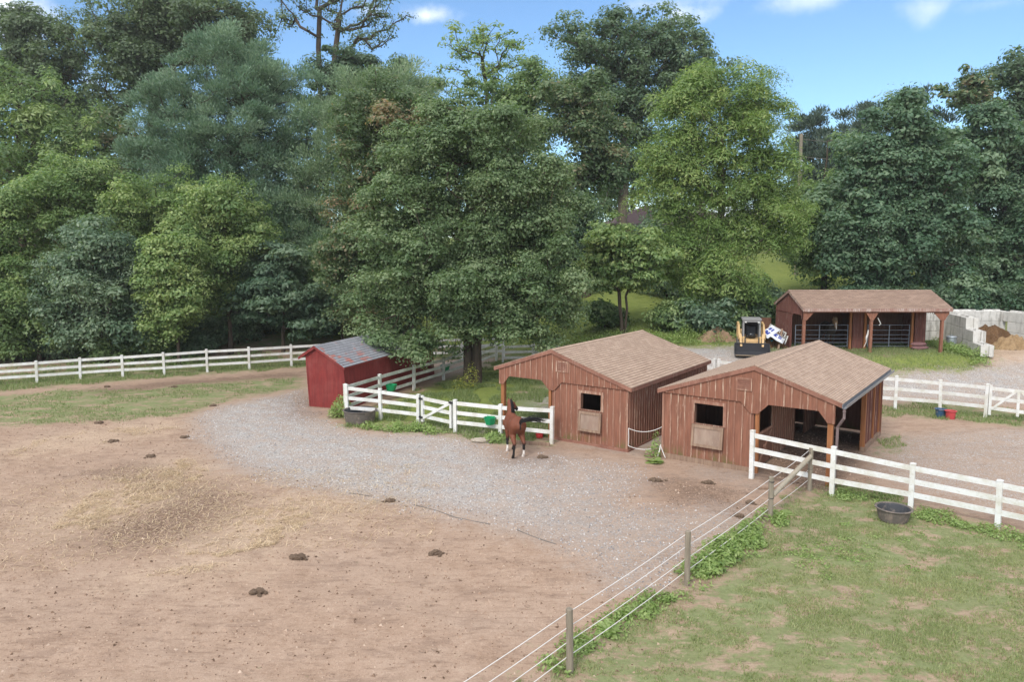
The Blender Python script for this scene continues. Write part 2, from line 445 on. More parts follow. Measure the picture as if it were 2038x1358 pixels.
ZONES = {
 'gravel': [
   [(385, 832), (450, 806), (555, 788), (600, 776), (625, 830), (700, 862), (760, 866), (850, 862), (915, 872), (960, 884), (1010, 915), (1110, 903), (1190, 915), (1260, 922), (1300, 960), (1260, 1000), (1330, 1010), (1430, 1000), (1500, 1010), (1545, 1035), (1500, 1068), (1420, 1110), (1360, 1150), (1290, 1185), (1215, 1180), (1150, 1115), (1080, 1075), (960, 1042), (850, 1016), (700, 988), (560, 962), (470, 932), (400, 880)],
   [(1180, 890), (1260, 905), (1330, 880), (1330, 850), (1270, 860)],
   [(1320, 690), (1440, 684), (1560, 688), (1590, 738), (1700, 738), (1800, 735), (1905, 728), (1980, 722), (2300, 705), (2300, 800), (1960, 806), (1780, 795), (1560, 790), (1400, 760)],
   [(1010, 800), (1030, 785), (1110, 770), (1180, 772), (1180, 830), (1100, 868), (1010, 872), (900, 862), (840, 858), (850, 840), (930, 835), (1000, 830)],
   [(1380, 945), (1500, 970), (1500, 940), (1380, 925)],
 ],
 'gravel_thin': [
   [(1760, 870), (2100, 850), (2300, 900), (2300, 1060), (1990, 1020), (1830, 980), (1720, 935)],
   [(870, 690), (990, 690), (990, 730), (900, 755), (860, 770), (850, 745)],
 ],
 'grass': [
   [(1040, 1372), (1135, 1312), (1360, 1176), (1440, 1120), (1535, 1052), (1580, 995), (1625, 972), (1700, 985), (1812, 1016), (1985, 1052), (2200, 1100), (2700, 1250), (2500, 1700), (1000, 1700)],
   [(-400, 858), (-60, 852), (60, 846), (200, 838), (300, 832), (380, 822), (430, 803), (520, 785), (604, 770), (604, 752), (500, 756), (380, 764), (300, 776), (220, 778), (120, 775), (60, 785), (-60, 790), (-400, 800)],
   [(-500, 800), (-60, 782), (80, 772), (160, 765), (250, 758), (330, 752), (420, 746), (520, 738), (604, 731), (700, 725), (860, 716), (990, 712), (990, 690), (700, 700), (400, 722), (-60, 755), (-500, 770)],
   [(692, 848), (760, 852), (835, 862), (890, 866), (985, 880), (1090, 886), (1100, 860), (1100, 790), (1130, 720), (1000, 716), (930, 742), (850, 775), (700, 832)],
   [(-900, 690), (500, 690), (850, 690), (1000, 715), (1130, 705), (1300, 690), (1440, 688), (1480, 690), (1545, 720), (1560, 742), (1700, 742), (1800, 738), (1890, 735), (1955, 724), (1952, 695), (2600, 690), (3500, 640), (3000, 560), (2000, 545), (1000, 545), (-900, 560)],
   [(1760, 832), (1800, 827), (1960, 842), (2100, 856), (2300, 880), (2300, 850), (1960, 812), (1870, 800), (1760, 812)],
   [(1742, 905), (1772, 872), (1790, 870), (1775, 900)],
   [(1645, 975), (1700, 965), (1800, 990), (1812, 1016), (1700, 988)],
 ],
 'lawn': [
   [(850, 778), (930, 748), (1000, 728), (1100, 738), (1015, 785), (985, 838), (860, 836), (700, 842), (720, 826)],
   [(1120, 700), (1300, 690), (1440, 688), (1470, 680), (1400, 660), (1120, 680)],
   [(1690, 738), (1800, 734), (1890, 730), (1945, 722), (1940, 700), (1880, 702), (1760, 714), (1700, 722)],
   [(-900, 640), (300, 650), (640, 672), (760, 668), (900, 690), (1000, 690), (1130, 690), (1300, 680), (1440, 672), (1560, 640), (1900, 590), (3000, 590), (2500, 520), (1000, 540), (-900, 540)],
 ],
 'straw': [
   [(95, 1035), (130, 1005), (220, 965), (300, 930), (360, 915), (410, 925), (390, 962), (330, 1000), (240, 1030), (150, 1055)],
   [(395, 1090), (420, 1060), (470, 1030), (530, 1012), (590, 1020), (600, 1050), (560, 1085), (490, 1105), (420, 1118)],
   [(20, 892), (120, 868), (260, 845), (330, 836), (360, 850), (260, 872), (120, 897), (30, 908)],
   [(300, 1140), (360, 1120), (460, 1118), (480, 1128), (380, 1150)],
   [(1930, 690), (2010, 672), (2100, 690), (2100, 735), (1980, 728)],
   [(560, 1000), (640, 980), (760, 1000), (640, 1040)],
 ],
 'mud': [
   [(170, 940), (260, 918), (340, 930), (410, 955), (480, 990), (470, 1030), (410, 1060), (330, 1080), (240, 1095), (140, 1075), (220, 1040), (320, 1000)],
   [(150, 778), (330, 758), (480, 748), (604, 741), (604, 752), (480, 760), (300, 778), (200, 788)],
   [(555, 795), (600, 782), (640, 825), (600, 845), (560, 828)],
   [(1280, 962), (1340, 950), (1420, 962), (1500, 985), (1480, 1040), (1420, 1010), (1330, 1000)],
   [(985, 915), (1100, 905), (1110, 922), (1010, 928)],
   [(1600, 715), (1700, 720), (1900, 712), (1900, 695), (1600, 690)],
   [(540, 690), (640, 715), (800, 690), (760, 660), (640, 655), (550, 670)],
   [(1510, 940), (1600, 985), (1700, 965), (1740, 900), (1640, 830), (1560, 850)],
 ],
}
ZP = {k: [gpoly(p) for p in v] for k, v in ZONES.items()}
ZP['lawn'].append(np.array([[-700, 57], [700, 57], [700, 1200], [-700, 1200.]]))
ZP['mud'].append(np.array([loc2(7.578, 22.736, -0.631, a, b) for a, b in ((0.0, 0.4), (2.3, 0.2), (2.2, 8.0), (0, 8.0))]))
def zone(name, P):
    d = np.full(len(P), -9.0)
    for p in ZP[name]: d = np.maximum(d, sdist(P, p))
    return d

def make_ground():
    st = 0.22
    fx = np.arange(-30, 34, st); fy = np.arange(7, 54, st)
    def grow(a, sgn, lim):
        out = []; s = st
        while abs(a) < lim:
            s *= 1.25; a = a + sgn * s; out.append(a)
        return out
    xs = np.array(grow(fx[0], -1, 700)[::-1] + list(fx) + grow(fx[-1], 1, 700))
    ys = np.array(grow(fy[0], -1, 250)[::-1] + list(fy) + grow(fy[-1], 1, 1200))
    X, Y = np.meshgrid(xs, ys, indexing='ij')
    Z = terrain(X, Y)
    V = np.stack([X, Y, Z], -1).reshape(-1, 3)
    nx, ny = len(xs), len(ys)
    I = np.arange(nx * ny).reshape(nx, ny)
    Q = np.stack([I[:-1, :-1], I[1:, :-1], I[1:, 1:], I[:-1, 1:]], -1).reshape(-1, 4)
    me = bpy.data.meshes.new('ground')
    me.vertices.add(len(V)); me.vertices.foreach_set('co', V.astype(np.float32).ravel())
    me.loops.add(Q.size); me.loops.foreach_set('vertex_index', Q.astype(np.int32).ravel())
    me.polygons.add(len(Q)); me.polygons.foreach_set('loop_start', np.arange(0, Q.size, 4, dtype=np.int32))
    me.polygons.foreach_set('use_smooth', np.ones(len(Q), bool))
    me.update(calc_edges=True)
    P = V[:, :2]
    for zn in ZP:
        a = me.attributes.new(zn, 'FLOAT', 'POINT'); a.data.foreach_set('value', np.clip(zone(zn, P), -4, 4).astype(np.float32))
    far = (P[:, 1] > 70) | (np.abs(P[:, 0]) > 60)
    k = NT('ground_surface')
    c = k.coord()
    big = k.noise(c, 0.35, 5, 0.6)
    med = k.noise(c, 1.6, 6, 0.65)
    fine = k.noise(c, 9, 5, 0.7)
    vfine = k.noise(c, 45, 3, 0.7)
    streak = k.noise(k.coord('Object', (1.4, 5.5, 1)), 1.6, 6, 0.7)
    # bare dirt
    grain = k.noise(c, 26, 4, 0.75)
    clod = k.n('TexVoronoi', None, Vector=c, Scale=13.0)
    cl1 = k.n('SeparateColor', None, Color=clod.outputs['Color']).outputs[0]
    d = k.ramp(k.math('ADD', k.math('MULTIPLY', med, 0.35), k.math('ADD', k.math('MULTIPLY', fine, 0.3), k.math('MULTIPLY', grain, 0.35))),
               [(0.32, (0.215, 0.135, 0.084)), (0.47, (0.355, 0.246, 0.177)), (0.56, (0.415, 0.296, 0.217)), (0.68, (0.50, 0.375, 0.29))])
    d = k.mix(k.rng(big, 0.35, 0.65, 0, 0.4), d, (0.43, 0.32, 0.245))
    d = k.mix(k.math('MULTIPLY', k.rng(streak, 0.52, 0.64), 0.5), d, (0.21, 0.138, 0.095))
    d = k.mix(k.math('MULTIPLY', k.rng(k.noise(k.coord('Object', (1, 2.4, 1)), 0.9, 8, 0.75), 0.51, 0.62), 0.5), d, (0.235, 0.16, 0.118))
    d = k.mix(k.math('MULTIPLY', k.rng(vfine, 0.56, 0.66), 0.6), d, (0.16, 0.102, 0.07))
    d = k.mix(k.math('MULTIPLY', k.rng(grain, 0.62, 0.70), 0.55), d, (0.55, 0.425, 0.335))
    d = k.mix(k.math('MULTIPLY', k.rng(k.noise(c, 4.5, 7, 0.78), 0.63, 0.70), 0.65), d, (0.16, 0.165, 0.065))
    hoof = k.n('TexVoronoi', None, Vector=c, Scale=3.6)
    hc = k.n('SeparateColor', None, Color=hoof.outputs['Color']).outputs[0]
    hm = k.math('MULTIPLY', k.rng(hc, 0.42, 0.36), k.math('MULTIPLY', k.rng(hoof.outputs['Distance'], 0.27, 0.17), k.rng(hoof.outputs['Distance'], 0.05, 0.13, 0.35, 1.0)))
    hm = k.math('MULTIPLY', hm, k.rng(big, 0.38, 0.6, 0.2, 1.0))
    d = k.mix(k.math('MULTIPLY', hm, 0.45), d, (0.19, 0.122, 0.08))
    # mud
    mudm = k.rng(k.math('ADD', k.attr('mud'), k.math('MULTIPLY', k.math('SUBTRACT', med, 0.5), 4.5)), -0.8, 1.0)
    crumb = k.math('ADD', k.math('MULTIPLY', fine, 0.5), k.math('MULTIPLY', grain, 0.5))
    d = k.mix(k.math('MULTIPLY', mudm, k.rng(crumb, 0.40, 0.58, 0.25, 0.95)), d, (0.14, 0.09, 0.064))
    # straw litter
    sl = k.noise(k.coord('Object', (4, 17, 3)), 2.5, 6, 0.8)
    sl2 = k.noise(k.coord('Object', (16, 5, 3)), 2.5, 6, 0.8)
    stm = k.rng(k.math('ADD', k.attr('straw'), k.math('MULTIPLY', k.math('SUBTRACT', med, 0.5), 4.5)), -1.6, 1.2)
    d = k.mix(k.math('MULTIPLY', stm, k.rng(k.math('MAXIMUM', sl, sl2), 0.47, 0.68, 0, 0.95)), d, (0.62, 0.48, 0.33))
    # gravel
    cell = k.n('TexVoronoi', None, Vector=c, Scale=21.0)
    cell2 = k.n('TexVoronoi', None, Vector=c, Scale=41.0)
    cs = k.n('SeparateColor', None, Color=cell.outputs['Color']).outputs[0]
    cs2 = k.n('SeparateColor', None, Color=cell2.outputs['Color']).outputs[0]
    gt = k.math('ADD', k.math('MULTIPLY', cs, 0.45), k.math('MULTIPLY', cs2, 0.55))
    g = k.ramp(gt, [(0.1, (0.25, 0.23, 0.215)), (0.45, (0.45, 0.425, 0.40)), (0.75, (0.56, 0.53, 0.50)), (0.95, (0.64, 0.615, 0.59))])
    g = k.mix(k.rng(cell.outputs['Distance'], 0.32, 0.52, 0, 0.45), g, (0.20, 0.18, 0.165))
    g = k.mix(k.math('MULTIPLY', k.rng(k.math('ADD', k.math('MULTIPLY', med, 0.6), k.math('MULTIPLY', fine, 0.4)), 0.40, 0.60), 0.6), g, (0.37, 0.275, 0.21))
    gn = k.math('ADD', k.math('MULTIPLY', k.math('SUBTRACT', med, 0.5), 3.2), k.math('ADD', k.math('MULTIPLY', k.math('SUBTRACT', fine, 0.5), 2.2), k.math('MULTIPLY', k.math('SUBTRACT', k.noise(c, 26, 4, 0.75), 0.5), 2.4)))
    gm = k.rng(k.math('ADD', k.attr('gravel'), gn), -0.8, 1.1)
    # the yard is trodden back to earth towards the sheds on the right
    xs_ = k.n('SeparateXYZ', None, Vector=c).outputs[0]
    ys_ = k.n('SeparateXYZ', None, Vector=c).outputs[1]
    worn = k.math('MULTIPLY', k.rng(k.math('ADD', xs_, k.math('MULTIPLY', k.math('SUBTRACT', big, 0.5), 8.0)), -1.5, 4.5), k.rng(ys_, 27.5, 24.0))
    gm = k.math('MULTIPLY', gm, k.math('SUBTRACT', 1.0, k.math('MULTIPLY', worn, k.rng(k.math('ADD', k.math('MULTIPLY', fine, 0.5), k.math('MULTIPLY', cs2, 0.5)), 0.30, 0.66))))
    thin = k.math('MULTIPLY', k.rng(k.math('ADD', k.attr('gravel_thin'), gn), -0.7, 0.85), k.rng(k.math('ADD', k.math('MULTIPLY', fine, 0.55), k.math('MULTIPLY', cs2, 0.45)), 0.42, 0.62))
    gm = k.math('MAXIMUM', gm, thin)
    col = k.mix(gm, d, g)
    col = k.mix(k.math('MULTIPLY', k.math('MULTIPLY', mudm, k.rng(crumb, 0.44, 0.60, 0.15, 0.9)), k.math('MULTIPLY', gm, 0.7)), col, (0.145, 0.093, 0.066))
    # grass
    gr = k.ramp(k.math('ADD', k.math('MULTIPLY', fine, 0.5), k.math('MULTIPLY', vfine, 0.5)),
                [(0.3, (0.09, 0.115, 0.042)), (0.5, (0.185, 0.225, 0.095)), (0.72, (0.29, 0.305, 0.15))])
    gr = k.mix(k.rng(big, 0.4, 0.65, 0, 0.35), gr, (0.16, 0.15, 0.065))
    bare = k.noise(k.coord('Object', (0.75, 1.25, 1)), 1.5, 7, 0.72)
    gmask = k.math('MULTIPLY', k.rng(k.math('ADD', k.attr('grass'), gn), -0.35, 0.5), k.rng(bare, 0.60, 0.47, 0.15, 0.95))
    gmask = k.math('MULTIPLY', gmask, k.rng(vfine, 0.25, 0.5, 0.45, 1.0))
    col = k.mix(gmask, col, gr)
    lw = k.ramp(k.math('ADD', k.math('MULTIPLY', med, 0.5), k.math('MULTIPLY', fine, 0.5)),
                [(0.3, (0.11, 0.145, 0.035)), (0.5, (0.18, 0.22, 0.055)), (0.7, (0.25, 0.275, 0.08))])
    col = k.mix(k.rng(k.math('ADD', k.attr('lawn'), gn), -1.0, 0.6), col, lw)
    h = k.math('ADD', k.math('MULTIPLY', fine, 0.6), k.math('ADD', k.math('MULTIPLY', vfine, 0.3), k.math('ADD', k.math('MULTIPLY', k.math('MULTIPLY', cell.outputs['Distance'], gm), -0.5), k.math('MULTIPLY', k.math('MULTIPLY', hm, k.math('SUBTRACT', 1.0, gm)), -0.8))))
    mat = k.done(k.bsdf(col, 0.95, 0.12, k.bump(h, 0.55, 0.06)))
    me.materials.append(mat)
    o = bpy.data.objects.new('ground', me); COL.objects.link(o); o['kind'] = 'structure'
    o['label'] = 'dirt paddock, gravel yard and grassy slope'
    return o
make_ground()

def vnoise(x, y, s, seed=0):
    """cheap value noise for scattering"""
    x = x * s + seed * 17.3; y = y * s + seed * 9.1
    xi = np.floor(x).astype(int); yi = np.floor(y).astype(int); fx = sstep(x - xi); fy = sstep(y - yi)
    def h(a, b):
        n = np.sin(a * 127.1 + b * 311.7 + seed * 74.7) * 43758.5453
        return n - np.floor(n)
    return (h(xi, yi) * (1 - fx) + h(xi + 1, yi) * fx) * (1 - fy) + (h(xi, yi + 1) * (1 - fx) + h(xi + 1, yi + 1) * fx) * fy

def blades(P, h, w, lean=0.5):
    """triangular blades standing at P (N,3)"""
    N = len(P); a = rng.uniform(0, 2 * math.pi, N); h = h * rng.uniform(0.5, 1.3, N)
    dx, dy = np.cos(a), np.sin(a)
    ln = rng.uniform(0, lean, N) * h; b = rng.uniform(0, 2 * math.pi, N)
    V = np.empty((N, 3, 3))
    side = np.stack([dx, dy, np.zeros(N)], -1) * (w * rng.uniform(0.6, 1.3, N))[:, None]
    V[:, 0] = P - side; V[:, 1] = P + side
    V[:, 2] = P + np.stack([np.cos(b) * ln, np.sin(b) * ln, h], -1)
    return V.reshape(-1, 3)

def scatter(polys, n, keep=None):
    out = []
    for poly in polys:
        lo = poly.min(0); hi = poly.max(0)
        lo = np.maximum(lo, [-32, 9]); hi = np.minimum(hi, [36, 52])
        if (hi <= lo).any(): continue
        area = np.prod(hi - lo)
        m = int(n * area)
        P = rng.uniform(lo, hi, (m, 2))
        d = sdist(P, poly) + 0.9 * (vnoise(P[:, 0], P[:, 1], 1.3, 3) - 0.5) * 1.4
        P = P[d > 0]
        out.append(P)
    P = np.concatenate(out)
    # only what the photograph's surroundings can see: a generous wedge round the view
    w = np.abs(P[:, 0]) < P[:, 1] * 0.85 + 3
    return P[w]

def on_ground(P, dz=0.0):
    return np.column_stack([P, terrain(P[:, 0], P[:, 1]) + dz])

def make_grass():
    # patchy short grass of the paddock nearest the camera
    Vs = []; Ts = []
    P = scatter([ZP['grass'][0]], 2000)
    f = 0.35 * vnoise(P[:, 0] * 0.8, P[:, 1] * 1.3, 1.2, 1) + 0.35 * vnoise(P[:, 0], P[:, 1], 4.0, 2) + 0.3 * vnoise(P[:, 0], P[:, 1], 10.0, 3)
    P = P[rng.random(len(P)) < sstep((f - 0.34) / 0.3)]
    P3 = on_ground(P)
    hh = 0.022 + 0.05 * rng.random(len(P)) ** 2 + 0.025 * vnoise(P[:, 0], P[:, 1], 0.9, 5)
    Vs.append(blades(P3, hh, 0.007, 1.1)); Ts.append(np.clip(0.45 + 0.42 * vnoise(P[:, 0], P[:, 1], 0.7, 6) + rng.normal(0, 0.16, len(P)), 0, 1))
    # other grassy strips
    for i, den, hmin, hvar in ((1, 130, 0.05, 0.07), (2, 230, 0.08, 0.16), (3, 420, 0.07, 0.14), (5, 260, 0.07, 0.12), (6, 260, 0.06, 0.1), (7, 420, 0.06, 0.12)):
        P = scatter([ZP['grass'][i]], den)
        f = vnoise(P[:, 0], P[:, 1], 1.1, 8)
        P = P[f > (0.38 if i in (1, 3) else 0.22)]
        Vs.append(blades(on_ground(P), hmin + hvar * rng.random(len(P)), 0.013, 0.8)); Ts.append(np.clip(rng.normal(0.42, 0.18, len(P)), 0, 1))
    P = scatter([ZP['grass'][4]], 230)
    P = P[(P[:, 1] < 48)]
    Vs.append(blades(on_ground(P), 0.05 + 0.12 * rng.random(len(P)) ** 2, 0.013, 0.8)); Ts.append(np.clip(rng.normal(0.42, 0.2, len(P)), 0, 1))
    o = fast_mesh('grass', np.concatenate(Vs), 3, L['grass'], np.concatenate(Ts))
    tag(o, 'short patchy grass growing in the paddock and along the fences', 'grass', kind='stuff')
make_grass()

def make_straw():
    P = scatter(ZP['straw'][:2], 800)
    f = 0.5 * vnoise(P[:, 0], P[:, 1], 1.7, 4) + 0.5 * vnoise(P[:, 0], P[:, 1], 4.5, 5)
    P = P[rng.random(len(P)) < sstep((f - 0.30) / 0.4)]
    P2 = scatter(ZP['straw'][2:4], 260); P2 = P2[vnoise(P2[:, 0], P2[:, 1], 1.5, 4) > 0.42]
    P = np.concatenate([P, P2, scatter(ZP['mud'][:1], 110), scatter(ZP['straw'][5:6], 120)])
    wide = np.array([loc2(-9.0, 19.0, 0.25, a, b) for a, b in ((-6, -2.8), (6.5, -3.2), (7.5, 3.4), (-5, 3.6))])
    P = np.concatenate([P, scatter([wide], 60)])
    N = len(P)
    clump = vnoise(P[:, 0], P[:, 1], 2.6, 9)
    P3 = on_ground(P) + np.column_stack([np.zeros((N, 2)), 0.010 + rng.random(N) * 0.04 * clump])
    a = rng.uniform(0, 2 * math.pi, N); ln = np.minimum(rng.lognormal(-2.9, 0.5, N), 0.16); tl = rng.normal(0, 0.3, N)
    d = np.stack([np.cos(a), np.sin(a), tl], -1) * ln[:, None]
    s = np.stack([-np.sin(a), np.cos(a), np.zeros(N)], -1) * 0.0045
    V = np.stack([P3 - d - s, P3 + d - s, P3 + d + s, P3 - d + s], 1).reshape(-1, 3)
    V[:, 2] = np.maximum(V[:, 2], terrain(V[:, 0], V[:, 1]) + 0.006)
    o = fast_mesh('straw', V, 4, L['straw'], np.clip(rng.normal(0.66, 0.25, N), 0, 1))
    tag(o, 'loose straw scattered over the brown paddock soil', 'straw', kind='stuff')
make_straw()

def make_stones():
    """loose pebbles on the gravel"""
    P = scatter(ZP['gravel'][:1], 60)
    P = P[(P[:, 0] < 3 + 3 * rng.random(len(P)))]
    Q = scatter([ZP['gravel'][2]], 40)
    P = np.concatenate([P, Q]); N = len(P)
    r = rng.uniform(0.012, 0.032, N)
    B = on_ground(P)
    tri = np.array([[0, 1, 2], [0, 2, 3], [0, 3, 1]])
    ang = rng.uniform(0, 2 * math.pi, N)
    base = np.stack([np.stack([np.cos(ang + k * 2.094) * r * rng.uniform(0.7, 1.4, N), np.sin(ang + k * 2.094) * r, np.full(N, -0.004)], -1) for k in range(3)], 1) + B[:, None]
    topv = B + np.column_stack([rng.normal(0, 0.3, (N, 2)) * r[:, None], r * rng.uniform(0.7, 1.2, N)])
    A = np.concatenate([topv[:, None], base], 1)
    V = A[:, tri].reshape(-1, 3)
    k = NT('pebble'); mat = k.done(k.bsdf(k.ramp(k.attr('tint'), [(0.0, (0.15, 0.145, 0.15)), (0.5, (0.36, 0.355, 0.36)), (1.0, (0.62, 0.6, 0.58))]), 0.9, 0.2))
    o = fast_mesh('gravel', V, 3, mat, np.repeat(rng.random(N), 3))
    tag(o, 'loose grey pebbles lying over the gravel yard', 'gravel', kind='stuff')
make_stones()

def make_clods():
    """crumbs of dry earth lying over the bare paddock"""
    A = np.array([[-17, 10.5], [3, 10.5], [4.5, 17], [3.5, 21], [-6, 23], [-10, 30], [-21, 31], [-26, 27.]])
    P = scatter([A], 85); Q = scatter(ZP['mud'][:1] + ZP['mud'][3:4] + ZP['mud'][7:8] + ZP['mud'][2:3], 170)
    P = np.concatenate([P, Q]); N = len(P)
    P = P[sdist(P, ZP['gravel'][0]) < 0.6]; N = len(P)
    r = np.minimum(rng.lognormal(-4.35, 0.5, N), 0.045)
    B = on_ground(P); ang = rng.uniform(0, 2 * math.pi, N)
    base = np.stack([np.stack([np.cos(ang + q * 2.094) * r * rng.uniform(0.6, 1.5, N), np.sin(ang + q * 2.094) * r, np.full(N, -0.003)], -1) for q in range(3)], 1) + B[:, None]
    topv = B + np.column_stack([rng.normal(0, 0.3, (N, 2)) * r[:, None], r * rng.uniform(0.6, 1.1, N)])
    T = np.concatenate([topv[:, None], base], 1)[:, np.array([[0, 1, 2], [0, 2, 3], [0, 3, 1]])].reshape(-1, 3)
    k = NT('earth_clod'); mat = k.done(k.bsdf(k.ramp(k.attr('tint'), [(0.0, (0.12, 0.078, 0.053)), (0.55, (0.33, 0.225, 0.16)), (1.0, (0.52, 0.40, 0.31))]), 0.95, 0.1))
    o = fast_mesh('dirt', T, 3, mat, np.repeat(rng.random(N), 3))
    tag(o, 'crumbs of dry earth lying over the bare paddock', 'dirt', kind='stuff')
make_clods()
M['shutter'] = m_wood('faded_shutter_panel', (0.36, 0.27, 0.21), (0.28, 0.19, 0.145), grain=(5, 5, 2), worn=(0.44, 0.36, 0.30))
# ------------------------------------------------------------------ run-in sheds
SH_TAN = m_shingle('tan_shingle_roof', [(0.29, 0.20, 0.148), (0.40, 0.29, 0.218), (0.50, 0.375, 0.29)], 0.135, 0.31)
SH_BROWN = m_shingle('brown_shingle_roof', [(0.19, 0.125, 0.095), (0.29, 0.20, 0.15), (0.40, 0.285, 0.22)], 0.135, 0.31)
SH_GREY = m_shingle('grey_shingle_roof', [(0.19, 0.19, 0.205), (0.27, 0.275, 0.295), (0.36, 0.365, 0.385)], 0.135, 0.33, patch=(0.40, 0.165, 0.135), dark=(0.06, 0.06, 0.065))

def courses(mb, x0, z0, x1, z1, y0, y1, step=0.135, mat=0):
    """overlapping shingle courses from ridge (x0,z0) down to eave (x1,z1); wavy lower lips"""
    L_ = abs(x1 - x0); n = int(L_ / step); sg = 1 if x1 > x0 else -1
    sl = (z1 - z0) / L_
    for i in range(n + 1):
        a = max(L_ - (i + 1) * step, 0); b = L_ - i * step
        if b - a < 0.01: continue
        za = z0 + sl * a + 0.006; zb = z0 + sl * b + 0.022
        xa = x0 + sg * a; xb = x0 + sg * b
        mb.add([(xa, y0, za), (xb, y0, zb), (xb, y1, zb), (xa, y1, za), (xb, y0, zb - 0.022), (xb, y1, zb - 0.022), (xa, y0, za - 0.006), (xa, y1, za - 0.006)],
               [(0, 1, 2, 3), (1, 4, 5, 2), (0, 6, 4, 1), (3, 2, 5, 7)], mat)

def run_in_shed(name, label, loc, yaw, s, win, shut, vent, gutter=False, boarded=False):
    """s=+1: stall to the right of the ridge; s=-1: mirrored"""
    WS, WO, D, HR = 3.233, 2.601, 7.82, 3.41
    k = 0.339; HE = HR - k * WS; HO = HR - k * WO
    WW = 3.10; PO = 2.36
    t = thing(name, label, 'shed', loc, yaw)
    X = lambda a: s * a
    def bx(mb, a0, a1, b0, b1, z0, z1, mat=0):
        mb.box((min(X(a0), X(a1)), b0, z0), (max(X(a0), X(a1)), b1, z1), mat)
    roofz = lambda a: HR - k * abs(a) - 0.075
    sid, bat = M['siding'], M['batten']
    zl = 2.22
    # lower front wall round the window
    w0, w1, wz0, wz1 = win
    mb = MB()
    bx(mb, 0.0, w0, 0.06, 0.1, 0.06, zl + 0.03); bx(mb, w1, WW, 0.06, 0.1, 0.06, zl + 0.03)
    bx(mb, w0, w1, 0.06, 0.1, 0.06, wz0); bx(mb, w0, w1, 0.06, 0.1, wz1, zl + 0.03)
    a = 0.1; i = 0
    while a < WW:
        segs = [(0.13, zl)]
        if w0 - 0.13 < a < w1 + 0.1: segs = [(0.13, shut[0] - 0.0), (wz1 + 0.12, zl)]
        for z0, z1 in segs:
            if z1 - z0 > 0.06: bx(mb, a - 0.02, a + 0.022, 0.042, 0.06, z0, z1 - 0.012 * rng.random(), 1)
        i += 1
        a += (0.235, 0.265, 0.25, 0.21, 0.255)[i % 5]
    bx(mb, WW - 0.075, WW, 0.036, 0.06, 0.1, zl, 1)
    mb.build('front_wall', [sid, bat], t)
    mb = MB(); bx(mb, -0.03, WW + 0.01, 0.028, 0.062, -0.06, 0.125); mb.build('skid_board', M['bare'] if s < 0 else M['trim'], t)
    # gable panel with cut corners over the opening
    bo = zl - 0.335
    poly = [(-PO - 0.04, bo), (-PO + 0.17, bo), (-PO + 0.43, zl), (-0.46, zl), (-0.13, bo), (0.11, bo), (0.42, zl), (WW, zl), (WW, roofz(WW)), (0, roofz(0)), (-PO - 0.04, roofz(PO + 0.04))]
    mb = MB(); mb.prism([(X(p), z) for p, z in poly], 'y', 0.0, 0.034, 0)
    def zbot(a):
        pts = poly[:8]
        for (p, z), (q, y) in zip(pts, pts[1:]):
            if p <= a <= q: return z + (y - z) * (a - p) / (q - p + 1e-9)
        return zl
    a = -PO + 0.0; i = 0
    while a < WW - 0.05:
        zz = max(zbot(a - 0.02), zbot(a + 0.02)); zt = min(roofz(a - 0.02), roofz(a + 0.02)) - 0.01
        segs = [(zz, zt)]
        if vent[0] - 0.09 < a < vent[1] + 0.09: segs = [(zz, vent[2] - 0.07)]
        for z0, z1 in segs:
            if z1 - z0 > 0.05: bx(mb, a - 0.02, a + 0.022, -0.017, 0.0, z0, z1, 1)
        i += 1
        a += (0.25, 0.235, 0.26, 0.24, 0.215)[i % 5]
    mb.build('gable_panel', [sid, bat], t)
    # gable at the back end
    mb = MB()
    polyb = [(-PO - 0.04, 0.05), (WW, 0.05), (WW, roofz(WW)), (0, roofz(0)), (-PO - 0.04, roofz(PO + 0.04))] if boarded else [(-PO - 0.04, zl), (-0.06, zl), (-0.06, 0.05), (WW, 0.05), (WW, roofz(WW)), (0, roofz(0)), (-PO - 0.04, roofz(PO + 0.04))]
    mb.prism([(X(p), z) for p, z in polyb], 'y', D - 0.14, D - 0.1, 0)
    mb.build('back_wall', [sid, bat], t)
    # side wall of the stall
    mb = MB(); bx(mb, WW - 0.04, WW, 0.1, D - 0.14, 0.05, roofz(WW) - 0.005)
    b = 0.16; i = 0
    while b < D - 0.2:
        bx(mb, WW, WW + 0.018, b - 0.02, b + 0.022, 0.1, roofz(WW) - 0.04, 1); b += (0.2, 0.22, 0.18, 0.21)[i % 4]; i += 1
    bx(mb, WW, WW + 0.022, D - 0.19, D - 0.1, 0.06, roofz(WW) - 0.04, 1)
    mb.build('side_wall', [sid, bat], t)
    mb = MB(); bx(mb, WW, WW + 0.028, 0.062, D - 0.1, -0.06, 0.1); mb.build('skid_board', M['trim'], t)
    # divider between stall and lean-to, with window and doorway
    mb = MB(); dz = lambda z0, z1, b0, b1, m=0: bx(mb, -0.045, -0.005, b0, b1, z0, z1, m)
    dz(0.05, 2.5, 0.1, 0.45); dz(0.05, 1.18, 0.45, 1.75); dz(2.05, 2.5, 0.45, 1.75); dz(0.05, 2.5, 1.75, 4.6); dz(2.1, 2.5, 4.6, 5.9); dz(0.05, 2.5, 5.9, D - 0.15)
    b = 0.3; i = 0
    while b < D - 0.2:
        if not (0.35 < b < 1.85 or 4.5 < b < 6.0): bx(mb, -0.06, -0.045, b - 0.02, b + 0.02, 0.05, 2.45, 1)
        b += 0.24
    bx(mb, -0.064, -0.045, 0.38, 0.45, 1.1, 2.1, 1); bx(mb, -0.064, -0.045, 1.75, 1.82, 1.1, 2.1, 1); bx(mb, -0.07, -0.045, 0.45, 1.75, 1.1, 1.18, 1)
